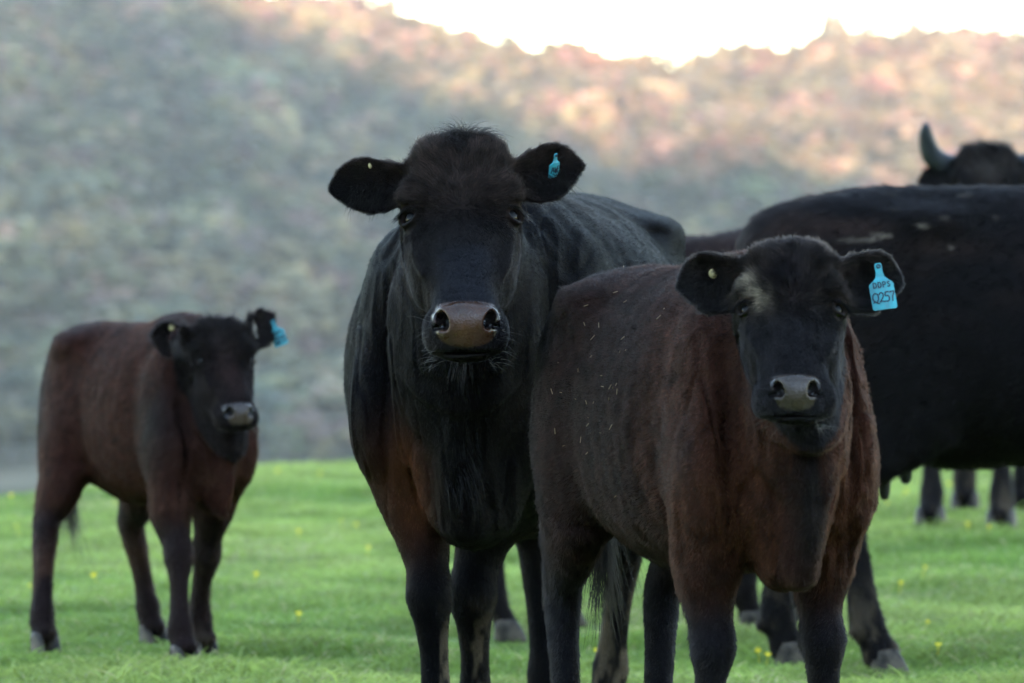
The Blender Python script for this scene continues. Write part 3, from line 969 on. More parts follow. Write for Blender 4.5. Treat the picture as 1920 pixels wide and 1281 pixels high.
def make_tag(parent, origin, right, up, size, lines, bend=0.004):
    """flexible two-part tag: neck with button, plate below; written on by hand. origin = button centre"""
    right = unit(right); up = unit(np.array(up) - np.dot(up, right) * right); nrm = np.cross(right, up)
    out = [(-0.11, 0.13), (0.11, 0.13), (0.15, 0.03), (0.14, -0.22), (0.18, -0.42), (0.30, -0.55), (0.46, -0.66), (0.50, -0.74), (0.50, -1.66), (0.44, -1.72),
           (-0.44, -1.72), (-0.50, -1.66), (-0.50, -0.74), (-0.46, -0.66), (-0.30, -0.55), (-0.18, -0.42), (-0.14, -0.22), (-0.15, 0.03)]
    def P(x, y, z=0.0):
        return np.array(origin) + size * (x * right + y * up) + nrm * (z + bend * (1 - 4 * x * x) * (1 if y < -0.5 else 0.4))
    # rows of the outline joined left-right keep the plate gently curved
    rows = [(0.13, 0.11), (0.03, 0.15), (-0.22, 0.14), (-0.42, 0.18), (-0.55, 0.30), (-0.66, 0.46), (-0.74, 0.50), (-1.2, 0.50), (-1.66, 0.50), (-1.72, 0.44)]
    V = []; Fc = []; K = 7
    for z in (0.0011, -0.0011):
        for y, w in rows:
            for k in range(K): V.append(tuple(P(-w + 2 * w * k / (K - 1), y, z)))
    n = len(rows) * K
    for r in range(len(rows) - 1):
        for k in range(K - 1):
            a = r * K + k
            Fc.append((a, a + K, a + K + 1, a + 1)); Fc.append((n + a, n + a + 1, n + a + K + 1, n + a + K))
    for r in range(len(rows) - 1):
        for k, s_ in ((0, 1), (K - 1, -1)):
            a = r * K + k; q = (a, n + a, n + a + K, a + K); Fc.append(q if s_ > 0 else q[::-1])
    for k in range(K - 1):
        Fc.append((k, k + 1, n + k + 1, n + k)); a = (len(rows) - 1) * K + k; Fc.append((a, n + a, n + a + 1, a + 1))
    me = bpy.data.meshes.new('ear_tag'); me.from_pydata(V, [], Fc); me.materials.append(M['tag'])
    o = link(bpy.data.objects.new('ear_tag', me), parent)
    # stud
    th = [2 * math.pi * k / 16 for k in range(17)]
    me = tube([P(0.07 * math.cos(a), -0.0 + 0.07 * math.sin(a), 0.0022) for a in th], [0.0011] * 17, 6, 'stud', M['ink'])
    link(bpy.data.objects.new('stud', me), o)
    # handwriting: one mesh of ink strokes lying on the plate
    bmV, bmF = [], []
    def stroke(pts, wd):
        pts = catmull(np.array([(x, y, 0) for x, y in pts]), 4) if len(pts) > 2 else np.array([(x, y, 0) for x, y in pts])
        for i in range(len(pts) - 1):
            d = unit(pts[i + 1] - pts[i]); q = np.array([-d[1], d[0], 0]) * wd
            e_ = d * wd * 0.6
            c = [pts[i] - e_ + q, pts[i] - e_ - q, pts[i + 1] + e_ - q, pts[i + 1] + e_ + q]
            b = len(bmV)
            for p in c: bmV.append(tuple(P(p[0], p[1], 0.0016 + 0.00002 * (i % 7))))
            bmF.append((b, b + 1, b + 2, b + 3))
    for text, x0, y0, h, adv, wd in lines:
        x = x0
        for ch in text:
            for stx in STROKES[ch]:
                stroke([(x + px_ * h * 0.95, y0 + py_ * h) for px_, py_ in stx], wd)
            x += adv
    me = bpy.data.meshes.new('handwritten_number'); me.from_pydata(bmV, [], bmF); me.materials.append(M['ink'])
    link(bpy.data.objects.new('handwritten_number', me), o)
    return o

# ================================================================== one animal
def flow_field(P, Nn, H, A):
    """direction in which the coat lies"""
    sc = A['sc']
    q = H.loc(P)
    v = np.zeros_like(P); v[:] = (-1.0, 0, -0.45)
    v[:, 2] -= 0.25 * sstep(0.55, 0.9, P[:, 0] / sc[0])
    legz = sstep(0.75, 0.55, P[:, 2] / sc[2])[:, None]
    v = v * (1 - legz) + np.array([0, 0, -1.0]) * legz
    # neck: away from the head
    hp = H.o
    nk = (sstep(0.55, 0.75, P[:, 0] / sc[0]) * sstep(0.62, 0.85, P[:, 2] / sc[2]))[:, None]
    back = np.array([0.55 * sc[0], 0, 0.85 * sc[2]]) - hp; back /= np.linalg.norm(back)
    v = v * (1 - nk) + (back + np.array([0, 0, -0.5])) * nk
    # face: down the nose below the eye line, up and outward above it
    hw = sstep(-0.10, 0.0, q[:, 0]) * sstep(0.60, 0.52, q[:, 0]) * sstep(-0.30, -0.20, q[:, 2]) * sstep(0.2, 0.15, np.abs(q[:, 1]))
    du = q[:, 0] - 0.185
    hv = (du + 0.35 * np.maximum(du, 0) + 0.0)[:, None] * H.u + (q[:, 1] * np.where(du > 0.06, 0.45, 1.0))[:, None] * H.w
    hv = hv + 0.05 * sstep(0.2, 0.0, q[:, 0])[:, None] * fnoise(q, 16, 2, 77)[:, None] * H.w + 0.05 * sstep(0.2, 0.0, q[:, 0])[:, None] * fnoise(q, 16, 2, 78)[:, None] * H.u
    hv /= np.linalg.norm(hv, axis=1)[:, None] + 1e-9
    v = v * (1 - hw[:, None]) + hv * hw[:, None] * 1.3
    for (EA, b, prm) in H.ears:
        e = (P - b) @ EA.T
        ew = ((e[:, 0] > -0.01) & (e[:, 0] < prm['L'] * 1.1) & (np.abs(e[:, 1]) < prm['W'] * 1.2) & (np.abs(e[:, 2]) < 0.07)).astype(float) * sstep(0.0, 0.03, e[:, 0])
        outv = EA[0] + EA[1] * (e[:, 1] / prm['W'])[:, None] * 0.8
        v = v * (1 - ew[:, None]) + outv * ew[:, None]
    return v

def make_coat(name, V, F, C, Nn, farea, dens, n, H, A, root, L, r, lift, curl, seed, hide=None):
    g = np.random.default_rng(seed)
    w = farea * dens[F].mean(1)
    cum = np.cumsum(w); fi = np.searchsorted(cum, g.random(n) * cum[-1]); fi = np.minimum(fi, len(F) - 1)
    a, b = g.random(n), g.random(n)
    wt = np.stack([(1 - a) * (1 - b), a * (1 - b), a * b, (1 - a) * b], -1)[..., None]
    q = F[fi]
    P = (V[q] * wt).sum(1); N_ = (Nn[q] * wt).sum(1); N_ /= np.linalg.norm(N_, axis=1)[:, None]
    col_ = (C[q] * wt).sum(1)
    D = flow_field(P, N_, H, A)
    D += curl * 1.0 * np.stack([fnoise(P, 9, 2, 1), fnoise(P, 9, 2, 2), fnoise(P, 9, 2, 3)], 1)
    D += curl * 0.9 * np.stack([vnoise(P, 45, 4), vnoise(P, 45, 5), vnoise(P, 45, 6)], 1)
    hq = H.loc(P); fh = (sstep(0.20, 0.10, hq[:, 0]) * sstep(-0.05, 0.02, hq[:, 0]) * sstep(-0.10, -0.04, hq[:, 2]) * (np.abs(hq[:, 1]) < 0.14))[:, None]
    D += fh * 1.5 * np.stack([vnoise(P, 34, 14), vnoise(P, 34, 15), vnoise(P, 34, 16)], 1)
    D -= (D * N_).sum(1)[:, None] * N_
    D /= np.linalg.norm(D, axis=1)[:, None] + 1e-9
    D += 0.16 * g.normal(size=D.shape)
    hl = H.loc(P)
    face = sstep(-0.02, 0.08, hl[:, 0]) * sstep(-0.25, -0.15, hl[:, 2]) * (np.abs(hl[:, 1]) < 0.2)
    onface = face * sstep(0.18, 0.26, hl[:, 0])
    ll = L * (0.7 + 0.6 * g.random(n)) * (1 - 0.55 * onface) * (1 + 0.35 * fnoise(P, 30, 2, 8))
    ll = ll * (1 - 0.35 * sstep(0.45, 0.3, P[:, 2] / A['sc'][2]))
    topk = sstep(0.07, -0.01, hl[:, 0]) * (np.abs(hl[:, 1]) < 0.13) * sstep(-0.12, -0.05, hl[:, 2])
    ll = ll * (1 + A.get('top_l', 0.9) * topk)
    ll = ll * (1 + 0.5 * fh[:, 0]) * (1 - 0.30 * sstep(0.45, 0.6, P[:, 0] / A['sc'][0]) * (1 - face))
    lf = lift * (0.6 + 0.8 * g.random(n)) * (1 + 0.9 * np.maximum(0, vnoise(P, 60, 33)))
    K = 4
    Pts = np.zeros((n, K, 3))
    Pts[:, 0] = P - N_ * 0.001
    for k in range(1, K):
        t = k / (K - 1)
        up = N_ * (lf * (1.6 * t - 0.75 * t * t))[:, None]
        Pts[:, k] = P + (D * t + up) * ll[:, None] 
    fr = 0.75 + 0.5 * g.random(n)
    R = (r * fr)[:, None] * np.array([1.0, 0.95, 0.7, 0.15])
    col_ = col_ * (np.clip(np.exp(0.5 * g.normal(size=n) - 0.55), 0.12, 2.6) * np.clip(1 + 0.7 * vnoise(P * np.array([1, 1, 0.6]), 90, 51) + 0.5 * vnoise(P, 35, 52), 0.2, 2.4))[:, None]
    o = curves_obj(name, Pts, R, col_, M['fur'], root)
    o['kind'] = 'stuff'
    return o

def strands(name, root, starts, dirs, L, r, g, droop=0.6, wav=0.15, K=7, colr=(0.008, 0.007, 0.007)):
    n = len(starts)
    Pts = np.zeros((n, K, 3)); P = np.array(starts, float); D = np.array(dirs, float)
    D /= np.linalg.norm(D, axis=1)[:, None]
    Ls = L * (0.55 + 0.6 * g.random(n)); st = Ls / (K - 1)
    ph = g.random(n) * 6.28; side = g.normal(size=(n, 3))
    Pts[:, 0] = P
    for k in range(1, K):
        D = D + np.array([0, 0, -droop / K]) + side * (wav * np.sin(ph + k * 1.3) / K * 2)[:, None]
        D /= np.linalg.norm(D, axis=1)[:, None]
        P = P + D * st[:, None]; Pts[:, k] = P
    R = r * np.linspace(1, 0.15, K)[None, :] * (0.7 + 0.6 * g.random(n))[:, None]
    C = np.array(colr) * (0.5 + 1.0 * g.random(n))[:, None]
    o = curves_obj(name, Pts, R, C, M['long_hair'], root)
    o['kind'] = 'stuff'
    return o

def animal(A):
    """A: description dict. Returns root empty"""
    t0 = time.time()
    g = np.random.default_rng(A['seed'])
    sc = A['sc']                                   # scale of length, width, height
    root = empty(A['name'], A['loc'], math.atan2(A['fwd'][1], A['fwd'][0]))
    tag(root, A['label'], A['cat'], A.get('group'))
    ca, sa = A['fwd'] / np.linalg.norm(A['fwd'])
    W2L = np.array([[ca, sa, 0], [-sa, ca, 0], [0, 0, 1]])
    loc = np.array(A['loc'], float)
    tl = lambda p: W2L @ (np.array(p, float) - loc)       # world point to the animal's own frame
    S = Shape()
    tor = [(x * sc[0], 0, zc * sc[2], hw * sc[1], hu * sc[2], hd * sc[2] * (A.get('belly', 1.0) if -0.8 < x < 0.6 else 1), tp) for x, zc, hw, hu, hd, tp in A.get('torso', TORSO)]
    S.add(Loft(tor, (0, 1, 0), 3, n=2.15, cap=0.8, k=0.05))
    # head
    yaw = math.degrees(math.atan2(A['face'][1], A['face'][0]) - math.atan2(A['fwd'][1], A['fwd'][0]))
    H = Head(tl(A['poll']), yaw, A['pitch'], A['roll'], A['hs'], A.get('muz', 1.0), A.get('wid', 1.0))
    ears = []
    for sd, e in zip((-1, 1), A['ears']):
        base = H.P(0.075, sd * 0.100, -0.055)
        ax_ = H.dirv(*e['axis']); fc_ = H.dirv(*e['face'])
        ears.append(dict(base=base, axis=ax_, face=fc_, L=e['L'], W=e['W'], cup=e.get('cup', 0.35)))
    build_head(S, H, ears, A['eye'], A.get('calf', False))
    # neck
    e1 = H.P(0.13, 0, -0.13); 
    n0 = np.array([0.50 * sc[0], 0, 0.985 * sc[2]]); n1 = np.array([0.70 * sc[0], 0, 1.00 * sc[2]])
    mid = n1 * 0.45 + e1 * 0.55 + np.array([0, 0, A.get('neck_up', 0.01)])
    hs = A['hs']; nw = A.get('neck_w', 1.0)
    neck = [(*n0, 0.21 * sc[1], 0.27 * sc[2], 0.33 * sc[2], 0.0), (*n1, 0.175 * sc[1] * nw, 0.24 * sc[2], 0.30 * sc[2], 0.05),
            (*mid, 0.125 * sc[1] * nw, 0.165 * sc[2], 0.20 * sc[2], 0.05), (*e1, 0.098 * hs, 0.10 * hs, 0.11 * hs, 0.0)]
    lats = [(0, 1, 0), (0, 1, 0), unit(np.array([0, 1, 0]) + H.w), H.w]
    nl = Loft(neck, np.array(lats), 4, n=2.0, cap=0.6, k=0.05)
    S.add(nl)
    # brisket, dewlap, shoulder and hip muscles
    br = A.get('brisket', 1.0)
    S.add(Ell((0.67 * sc[0], 0, 0.72 * sc[2]), (0.15 * sc[0], 0.112 * sc[1] * br, 0.175 * sc[2] * br), None, 0.06))
    thr = H.P(0.33, 0, -0.19)
    bt = np.array([0.80 * sc[0], 0, 0.74 * sc[2]]); mid2 = (thr + bt) / 2 + np.array([-0.03, 0, 0.03])
    dw = A.get('dewlap', 0.03)
    dew = Loft([(*thr, dw * 0.7, 0.05, 0.05, 0), (*mid2, dw, 0.06, 0.06, 0), (*bt, dw * 1.6, 0.09, 0.09, 0), (0.76 * sc[0], 0, 0.60 * sc[2], dw * 1.6, 0.07, 0.07, 0)], (0, 1, 0), 3, k=0.035)
    S.add(dew)
    for sd in (-1, 1):
        S.add(Ell((0.50 * sc[0], sd * 0.19 * sc[1], 0.90 * sc[2]), (0.17 * sc[0], 0.085 * sc[1], 0.28 * sc[2]), None, 0.05))
        S.add(Ell((0.64 * sc[0], sd * 0.155 * sc[1], 0.83 * sc[2]), (0.12 * sc[0], 0.09 * sc[1], 0.13 * sc[2]), None, 0.05))
        S.add(Ell((-0.60 * sc[0], sd * 0.225 * sc[1], 1.19 * sc[2]), (0.08 * sc[0], 0.035 * sc[1], 0.02 * sc[2]), None, 0.10))
    S.add(Ell((0.36 * sc[0], 0, 1.235 * sc[2]), (0.20 * sc[0], 0.07 * sc[1], 0.06 * sc[2]), None, 0.08))
    feet = []
    for key, tm, o, sd in (('fl', FORELEG, FORE_O, 1), ('fr', FORELEG, FORE_O, -1), ('hl', HINDLEG, HIND_O, 1), ('hr', HINDLEG, HIND_O, -1)):
        tgt = tl(A['feet'][key]) if key in A['feet'] else None
        last = tm[-1]
        if 'h' in key: o = (o[0], o[1] * A.get('hind_w', 1.0))
        base = np.array([(o[0] + last[0]) * sc[0], sd * (o[1] + last[1]) * sc[1]])
        d = (tgt[:2] - base) if tgt is not None else np.zeros(2)
        zt = float(gz(*(np.array(A['feet'][key])[:2]))) - loc[2] if tgt is not None else 0.0
        lo = leg_loft(tm, o, sd, sc, d, knee=A.get('knee', {}).get(key, 0.0), zs=1.0, thick=A.get('legt', 1.0), sw=A.get('sw', {}).get(key, 1.0))
        lo.C[:, 2] += zt * sstep(0.8 * sc[2], 0.1, lo.C[:, 2])
        lo.k = 0.055 if 'h' in key else 0.045
        S.add(lo)
        feet.append((base + d, zt))
        fz = zt + 0.115 * sc[2]
        for s2 in (-1, 1):
            S.add(Ell((base[0] + d[0] - 0.075 * sc[0], base[1] + d[1] + s2 * 0.022 * sc[1], fz), (0.016, 0.012, 0.018), None, 0.012))
    for s2 in (-1, 1):      # groove between neck and shoulder
        S.cut(Ell((0.735 * sc[0], s2 * 0.185 * sc[1], 0.93 * sc[2]), (0.055 * sc[0], 0.030 * sc[1], 0.22 * sc[2]), None, 0.05))
        S.add(Ell((0.615 * sc[0], s2 * 0.205 * sc[1], 0.80 * sc[2]), (0.09 * sc[0], 0.060 * sc[1], 0.11 * sc[2]), None, 0.05))
    # tail
    tb = np.array([-1.02 * sc[0], 0, 1.17 * sc[2]])
    ty_ = A.get('tail_y', 0.0)
    tail = [(*(tb + (0.10, 0, 0.03)), 0.035, 0.035, 0.035, 0), (*(tb + (-0.02, ty_ * .2, 0.0)), 0.030, 0.03, 0.03, 0), (*(tb + (-0.055, ty_ * .5, -0.14)), 0.022, 0.02, 0.02, 0),
            (*(tb + (-0.05, ty_ * .8, -0.35 * sc[2])), 0.017, 0.017, 0.017, 0), (*(tb + (-0.03, ty_, -0.62 * sc[2])), 0.013, 0.013, 0.013, 0)]
    S.add(Loft(tail, (0, 1, 0), 3, k=0.03))
    if A.get('udder'):
        S.add(Ell((-0.50 * sc[0], 0, 0.655 * sc[2]), (0.20 * sc[0], 0.15 * sc[1], 0.12 * sc[2]), None, 0.06))
    for ex in A.get('extra', []): S.add(ex(sc, H))
    fold = A.get('fold', 1.0)
    def disp(P):
        x = P[:, 0] / sc[0]; z = P[:, 2] / sc[2]
        body = sstep(0.35, 0.6, z)
        q = H.loc(P)
        inh = (sstep(-0.12, 0.0, q[:, 0]) * sstep(-0.32, -0.22, q[:, 2]) * (np.abs(q[:, 1]) < 0.33)).astype(np.float32)
        d = 0.006 * fnoise(P * np.array([1.0, 1.0, 0.55], np.float32), 6, 2, 1) * (1 - inh)
        ribs = np.cos((x + 0.25 * z) * 2 * math.pi / 0.105) * sstep(-0.45, -0.25, x) * sstep(0.35, 0.1, x) * sstep(0.6, 0.75, z) * sstep(1.15, 1.0, z)
        d = d + 0.0011 * A.get('ribs', 1.0) * ribs
        nk = sstep(0.45, 0.62, x) * sstep(0.5, 0.62, z) * (1 - inh)
        wr = vnoise(P * np.array([1.0, 3.0, 0.55], np.float32), 9, 12)
        d = d + fold * 0.005 * nk * (1 - np.abs(wr)) ** 3 - fold * 0.004 * nk * np.maximum(0, 1 - np.abs(vnoise(P * np.array([1.0, 3.2, 0.7], np.float32), 11, 5)) * 4)
        d = d + 0.0012 * inh * fnoise(P, 45, 2, 3)
        if A.get('wool'): d = d + A['wool'] * 0.0035 * fnoise(P, 38, 2, 21) * (1 - inh * 0.8) * body
        return d.astype(np.float32)
    S.disp = disp
    # grid
    c, f = A['res']
    lo = np.array([-1.22 * sc[0], -0.62 * sc[1], 0.03]); hi = np.array([0.95 * sc[0], 0.62 * sc[1], 1.36 * sc[2]])
    hp = [H.P(-0.05, w_, f_) for w_ in (-0.14, 0.14) for f_ in (-0.25, 0.04)] + [H.P(0.5, w_, f_) for w_ in (-0.1, 0.1) for f_ in (-0.14, 0.02)]
    for (EA, b, prm) in H.ears:
        for yy in (-1.1, 1.1): hp.append(b + EA[0] * prm['L'] * 1.08 + EA[1] * prm['W'] * yy * 0.8); hp.append(b + EA[0] * prm['L'] * .5 + EA[1] * prm['W'] * yy * 1.1)
    hp = np.array(hp); hlo = hp.min(0) - 0.02; hhi = hp.max(0) + 0.03
    for b, zt in feet:
        lo[:2] = np.minimum(lo[:2], b - 0.1); hi[:2] = np.maximum(hi[:2], b + 0.12)
        lo[2] = min(lo[2], zt + 0.02)
    lo = np.minimum(lo, hlo - 0.02); hi = np.maximum(hi, hhi + 0.02)
    ax3 = [axis_steps(lo[i], hi[i], c, f, hlo[i], hhi[i]) for i in range(3)]
    V, F = surface_nets(S, *ax3)
    Nn, fa = vnormals(V, F)
    # orient outward
    if (Nn[V[:, 2] > np.percentile(V[:, 2], 99)][:, 2].mean()) < 0:
        F = F[:, ::-1]; Nn = -Nn
    # ---- colour
    q = H.loc(V)
    x = V[:, 0] / sc[0]; y = V[:, 1] / sc[1]; z = V[:, 2] / sc[2]
    inhead = sstep(-0.10, 0.02, q[:, 0]) * np.maximum(sstep(-0.25, -0.20, q[:, 2]) * sstep(0.16, 0.13, np.abs(q[:, 1])), sstep(0.16, 0.13, q[:, 0]) * sstep(-0.16, -0.13, q[:, 2]) * (np.abs(q[:, 1]) < 0.35)) * sstep(0.60, 0.55, q[:, 0])
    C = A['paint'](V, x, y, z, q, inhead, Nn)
    # muzzle pad
    e = V - H.pc
    lw = (e @ H.w) / H.padw; dv = (e @ H.dpd) / (0.043 * H.s); dn = (e @ H.npd) / H.s
    wob = 0.05 * fnoise(V, 60, 2, 4)
    topw = 1.16 - 0.24 * np.clip(dv, -1, 1)
    pad = sstep(1.16, 0.92, np.maximum(np.abs(lw) / topw, 0) ** 2.6 + np.abs(dv / 1.02) ** 4 + wob) * sstep(-0.035, -0.02, dn)
    padc = np.array(A.get('padc', (0.052, 0.022, 0.0115)))
    pt = fnoise(V, 28, 3, 6)
    padc = padc * (1 + 0.6 * pt)[:, None] * (1 - 0.55 * sstep(0.75, 1.1, np.maximum(np.abs(lw) / topw, np.abs(dv))))[:, None] * (1 - 0.25 * sstep(-0.1, -0.8, dv))[:, None]
    crust = A.get('crust', 1.0) * sstep(0.80, 1.0, np.abs(lw)) * sstep(0.12, 0.4, fnoise(V, 90, 2, 9)) * sstep(-1.0, -.3, dv)
    padc = padc * (1 - crust[:, None]) + np.array([0.30, 0.24, 0.15]) * crust[:, None]
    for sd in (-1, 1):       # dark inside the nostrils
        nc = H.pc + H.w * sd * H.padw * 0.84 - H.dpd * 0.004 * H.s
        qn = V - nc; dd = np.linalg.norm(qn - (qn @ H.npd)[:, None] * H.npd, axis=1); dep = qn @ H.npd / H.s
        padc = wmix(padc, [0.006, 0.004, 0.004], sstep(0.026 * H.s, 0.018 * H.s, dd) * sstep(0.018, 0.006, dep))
    C = C * (1 - pad[:, None]) + padc * pad[:, None]
    lips = sstep(0.010, -0.01, np.abs((e @ H.dpd) / H.s - 0.057) - 0.006) * sstep(-0.06, -0.03, dn)
    bare = np.maximum(pad, lips * 0.9)
    # eyelid skin bare
    for sd in (-1, 1):
        ec = H.P(A['eye'].get('u', 0.18), sd * A['eye']['w'], A['eye']['f'])
        bare = np.maximum(bare, sstep(0.034 * H.s, 0.027 * H.s, np.linalg.norm(V - ec, axis=1)))
    for sd in (-1, 1):       # wet pale rim along the lower lid
        n_ = unit(H.dirv(0.05, sd * 0.74, 0.67)); ec = H.P(A['eye'].get('u', 0.18), sd * A['eye']['w'], A['eye']['f']); a1 = unit(H.u - np.dot(H.u, n_) * n_); b1 = np.cross(n_, a1)
        aa = (V - ec) @ a1 / H.s; bb = (V - ec) @ b1 / H.s; cc_ = (V - ec) @ n_ / H.s
        rr = np.sqrt((aa / 0.66) ** 2 + bb ** 2)
        C = wmix(C, [0.10, 0.10, 0.115], np.exp(-((rr - 0.0215) / 0.0028) ** 2) * (aa > 0.007) * sstep(-0.008, 0.0, cc_) * A.get('rim', 0.3))
        C = wmix(C, [0.004, 0.0035, 0.004], np.exp(-((rr - 0.027) / 0.004) ** 2) * (aa < 0.002) * sstep(-0.01, 0.0, cc_) * 0.7)
    me = np_mesh('body', V, F)
    attr_col(me, 'coat', wmix(C, C * 0.6, 1 - pad)); attr_f(me, 'pad', pad)
    me.materials.append(M['hide'])
    link(bpy.data.objects.new('body', me), root)
    # ---- hair
    cam_l = tl((0, 0, CAM_Z)); vd = cam_l - V; vd /= np.linalg.norm(vd, axis=1)[:, None]
    if A.get('hair'):
        hh = A['hair']
        dens = (1 - bare) * (1 + 2.2 * inhead)
        n = hh['n']
        make_coat('coat_hair', V, F, C, Nn, fa, dens, n, H, A, root, hh['L'], hh['r'], hh['lift'], hh['curl'], A['seed'])
    # ---- eyes
    Vb, Fb = uv_ball(0.0205 * H.s)
    for sd in (-1, 1):
        n = unit(H.dirv(0.05, sd * 0.74, 0.67))
        ec = H.P(A['eye'].get('u', 0.18), sd * A['eye']['w'], A['eye']['f']) - n * 0.0145 * H.s
        me = bpy.data.meshes.new('eye'); me.from_pydata([tuple(np.array(v) + ec) for v in Vb], [], Fb)
        me.polygons.foreach_set('use_smooth', [True] * len(me.polygons)); me.materials.append(M['eye'])
        eo = link(bpy.data.objects.new('eye', me), root)
        if A.get('lashes', True):
            k = 150
            a1 = unit(H.u - np.dot(H.u, n) * n); b1 = np.cross(n, a1)
            th = g.uniform(-1.15, 1.15, k)
            cc = ec + n * 0.0180 * H.s
            st = cc - a1 * (0.0165 * H.s * np.cos(th))[:, None] + b1 * (0.024 * H.s * np.sin(th))[:, None]
            dr = n * 0.8 + a1 * 0.25 + b1 * (0.5 * np.sin(th))[:, None] + g.normal(size=(k, 3)) * 0.12
            strands('eyelashes', eo, st, dr, 0.026 * H.s, 0.00055, g, droop=1.0, wav=0.05)
    # ---- hooves
    for (b, zt), nm in zip(feet, ('fl', 'fr', 'hl', 'hr')):
        o = link(bpy.data.objects.new('hoof', HOOF), root)
        k = sc[2] * min(A.get('legt', 1.0), 1.12) * 0.95
        o.scale = (k, k, k * 1.1); o.location = (b[0] + 0.012 * sc[0], b[1], zt - 0.010)
    # ---- inner ear fringe
    if A.get('hair') and A.get('fringe', True):
        st, dr = [], []
        for (EA, b, prm) in H.ears:
            k = 420 if A['hair']['n'] > 300000 else 160
            ex = g.random(k) ** 1.2 * prm['L'] * 0.75; ey = (-0.95 * g.random(k) + 0.1) * prm['W'] * np.interp(ex / prm['L'], [0, .3, .8], [0.6, 1, 0.8])
            op = 0.35 * prm['W'] * ((ey / prm['W']) ** 2 * 1.2 - 0.35) + 0.006
            st.append(b + ex[:, None] * EA[0] + ey[:, None] * EA[1] + op[:, None] * EA[2])
            dr.append(0.35 * EA[0] - 0.75 * EA[1] + 0.55 * EA[2] + 0.25 * g.normal(size=(k, 3)))
        strands('ear_fringe', root, np.concatenate(st), np.concatenate(dr), 0.040 * A['hs'] * A.get('fringe_l', 1.0), 0.00035, g, droop=0.5, wav=0.4, colr=A.get('fringe_c', (0.010, 0.008, 0.007)))
    # ---- forelock
    if A.get('forelock'):
        k, L = A['forelock']
        tuft = g.integers(0, 14, k); tu = g.normal(0.0, 0.014, 14); tw = g.normal(0, 0.017, 14); td = g.normal(size=(14, 3)) * 0.35
        u = tu[tuft] + g.normal(0, 0.006, k); w = tw[tuft] + g.normal(0, 0.008, k)
        st = H.o + H.s * ((u + 0.014)[:, None] * H.u + w[:, None] * H.w + (0.000 - 0.9 * w * w - 1.2 * np.abs(u))[:, None] * H.f)
        dr = -0.10 * H.u * 1.0 + H.f * 0.55 + (w * 14)[:, None] * H.w + td[tuft] + 0.12 * g.normal(size=(k, 3))
        strands('forelock', root, st, dr, L, 0.0006, g, droop=1.8, wav=0.4, colr=(0.014, 0.011, 0.010))
    # ---- longer hair down the dewlap
    if A.get('dewlap_hair'):
        k = A['dewlap_hair']; dl = S.ops[[i for i, o_ in enumerate(S.ops) if isinstance(o_[1], Loft) and o_[1] is dew][0]][1]
        i = g.integers(int(len(dl.C) * 0.15), len(dl.C) - 3, k); ct = dl.C[i] + (dl.C[i + 1] - dl.C[i]) * g.random(k)[:, None]
        fr = np.array([0.93, 0, -0.35]); th = g.uniform(-0.9, 0.9, k)
        st = ct + fr * (dl.hu[i] * 0.95 * np.cos(th) - 0.004)[:, None] + np.array([0, 1, 0]) * (dl.hw[i] * 0.95 * np.sin(th))[:, None]
        dr = np.array([0.35, 0.25, -0.8]) + g.normal(size=(k, 3)) * 0.16 + (g.normal(size=(20, 3)) * 0.15)[i % 20]
        strands('dewlap_hair', root, st, dr, 0.075, 0.0004, g, droop=1.0, wav=0.25, colr=(0.016, 0.015, 0.017))
    # ---- whiskers
    if A.get('whiskers'):
        k = A['whiskers']
        sd = g.choice([-1, 1], k)
        st = H.pc + H.w * (sd * g.uniform(0.75, 1.3, k) * H.padw)[:, None] + H.dpd * (g.uniform(-0.01, 0.085, k) * H.s)[:, None] - H.npd * (g.uniform(0.0, 0.05, k) * H.s)[:, None]
        dr = H.w * sd[:, None] * 0.9 + H.npd * 0.5 + g.normal(size=(k, 3)) * 0.35
        strands('whiskers', root, st, dr, 0.05 * H.s, 0.00025, g, droop=0.6, wav=0.2, colr=(0.10, 0.09, 0.08))
    # ---- tail switch
    k = A.get('switch', 500)
    end = np.array(tail[-1][:3])
    st = end + g.normal(size=(k, 3)) * 0.008 + np.array([0, 0, 1]) * g.uniform(-0.02, 0.16, k)[:, None] * sc[2]
    dr = np.array([-0.05, 0, -1.0]) + g.normal(size=(k, 3)) * 0.09 + (g.normal(size=(9, 3)) * 0.14)[g.integers(0, 9, k)]
    strands('tail_switch', root, st, dr, 0.24 * sc[2], 0.0007, g, droop=0.2, wav=0.25)
    print(A['name'], len(F), 'quads', round(time.time() - t0, 1), 's')
    A['bvh'] = (V, F); H.body = (V, F)
    return root, H, tl

BLK = np.array([0.0038, 0.0034, 0.0039]); BRN = np.array([0.030, 0.0140, 0.0095]); RUST = np.array([0.085, 0.030, 0.014]); MUD = np.array([0.13, 0.095, 0.062])
def wmix(C, col_, w): return C * (1 - w[:, None]) + np.array(col_) * w[:, None]
def legmud(C, V, z, amt, seed, top=0.36):
    n = fnoise(V * np.array([1, 1, 0.6]), 26, 3, seed)
    w = sstep(0.05, 0.3, n + amt * 0.6 - 0.38) * sstep(top, top - 0.18, z)
    return wmix(C, MUD, w * 0.85 * min(amt, 1))

def W(px, py, Y):      # a photograph pixel at distance Y, as a point in the world
    return np.array([(px - 960) / F_PX * Y, Y, CAM_Z - (py - HOR) / F_PX * Y])
def G(px, Y, dy=0.0):  # a point on the ground
    x = (px - 960) / F_PX * Y
    return np.array([x, Y, float(gz(x, Y))])

# ================================================================== the herd
def blob(V, c, r, p=2.0):
    q = (V - np.array(c)) / np.array(r)
    return np.exp(-(np.abs(q) ** p).sum(1))

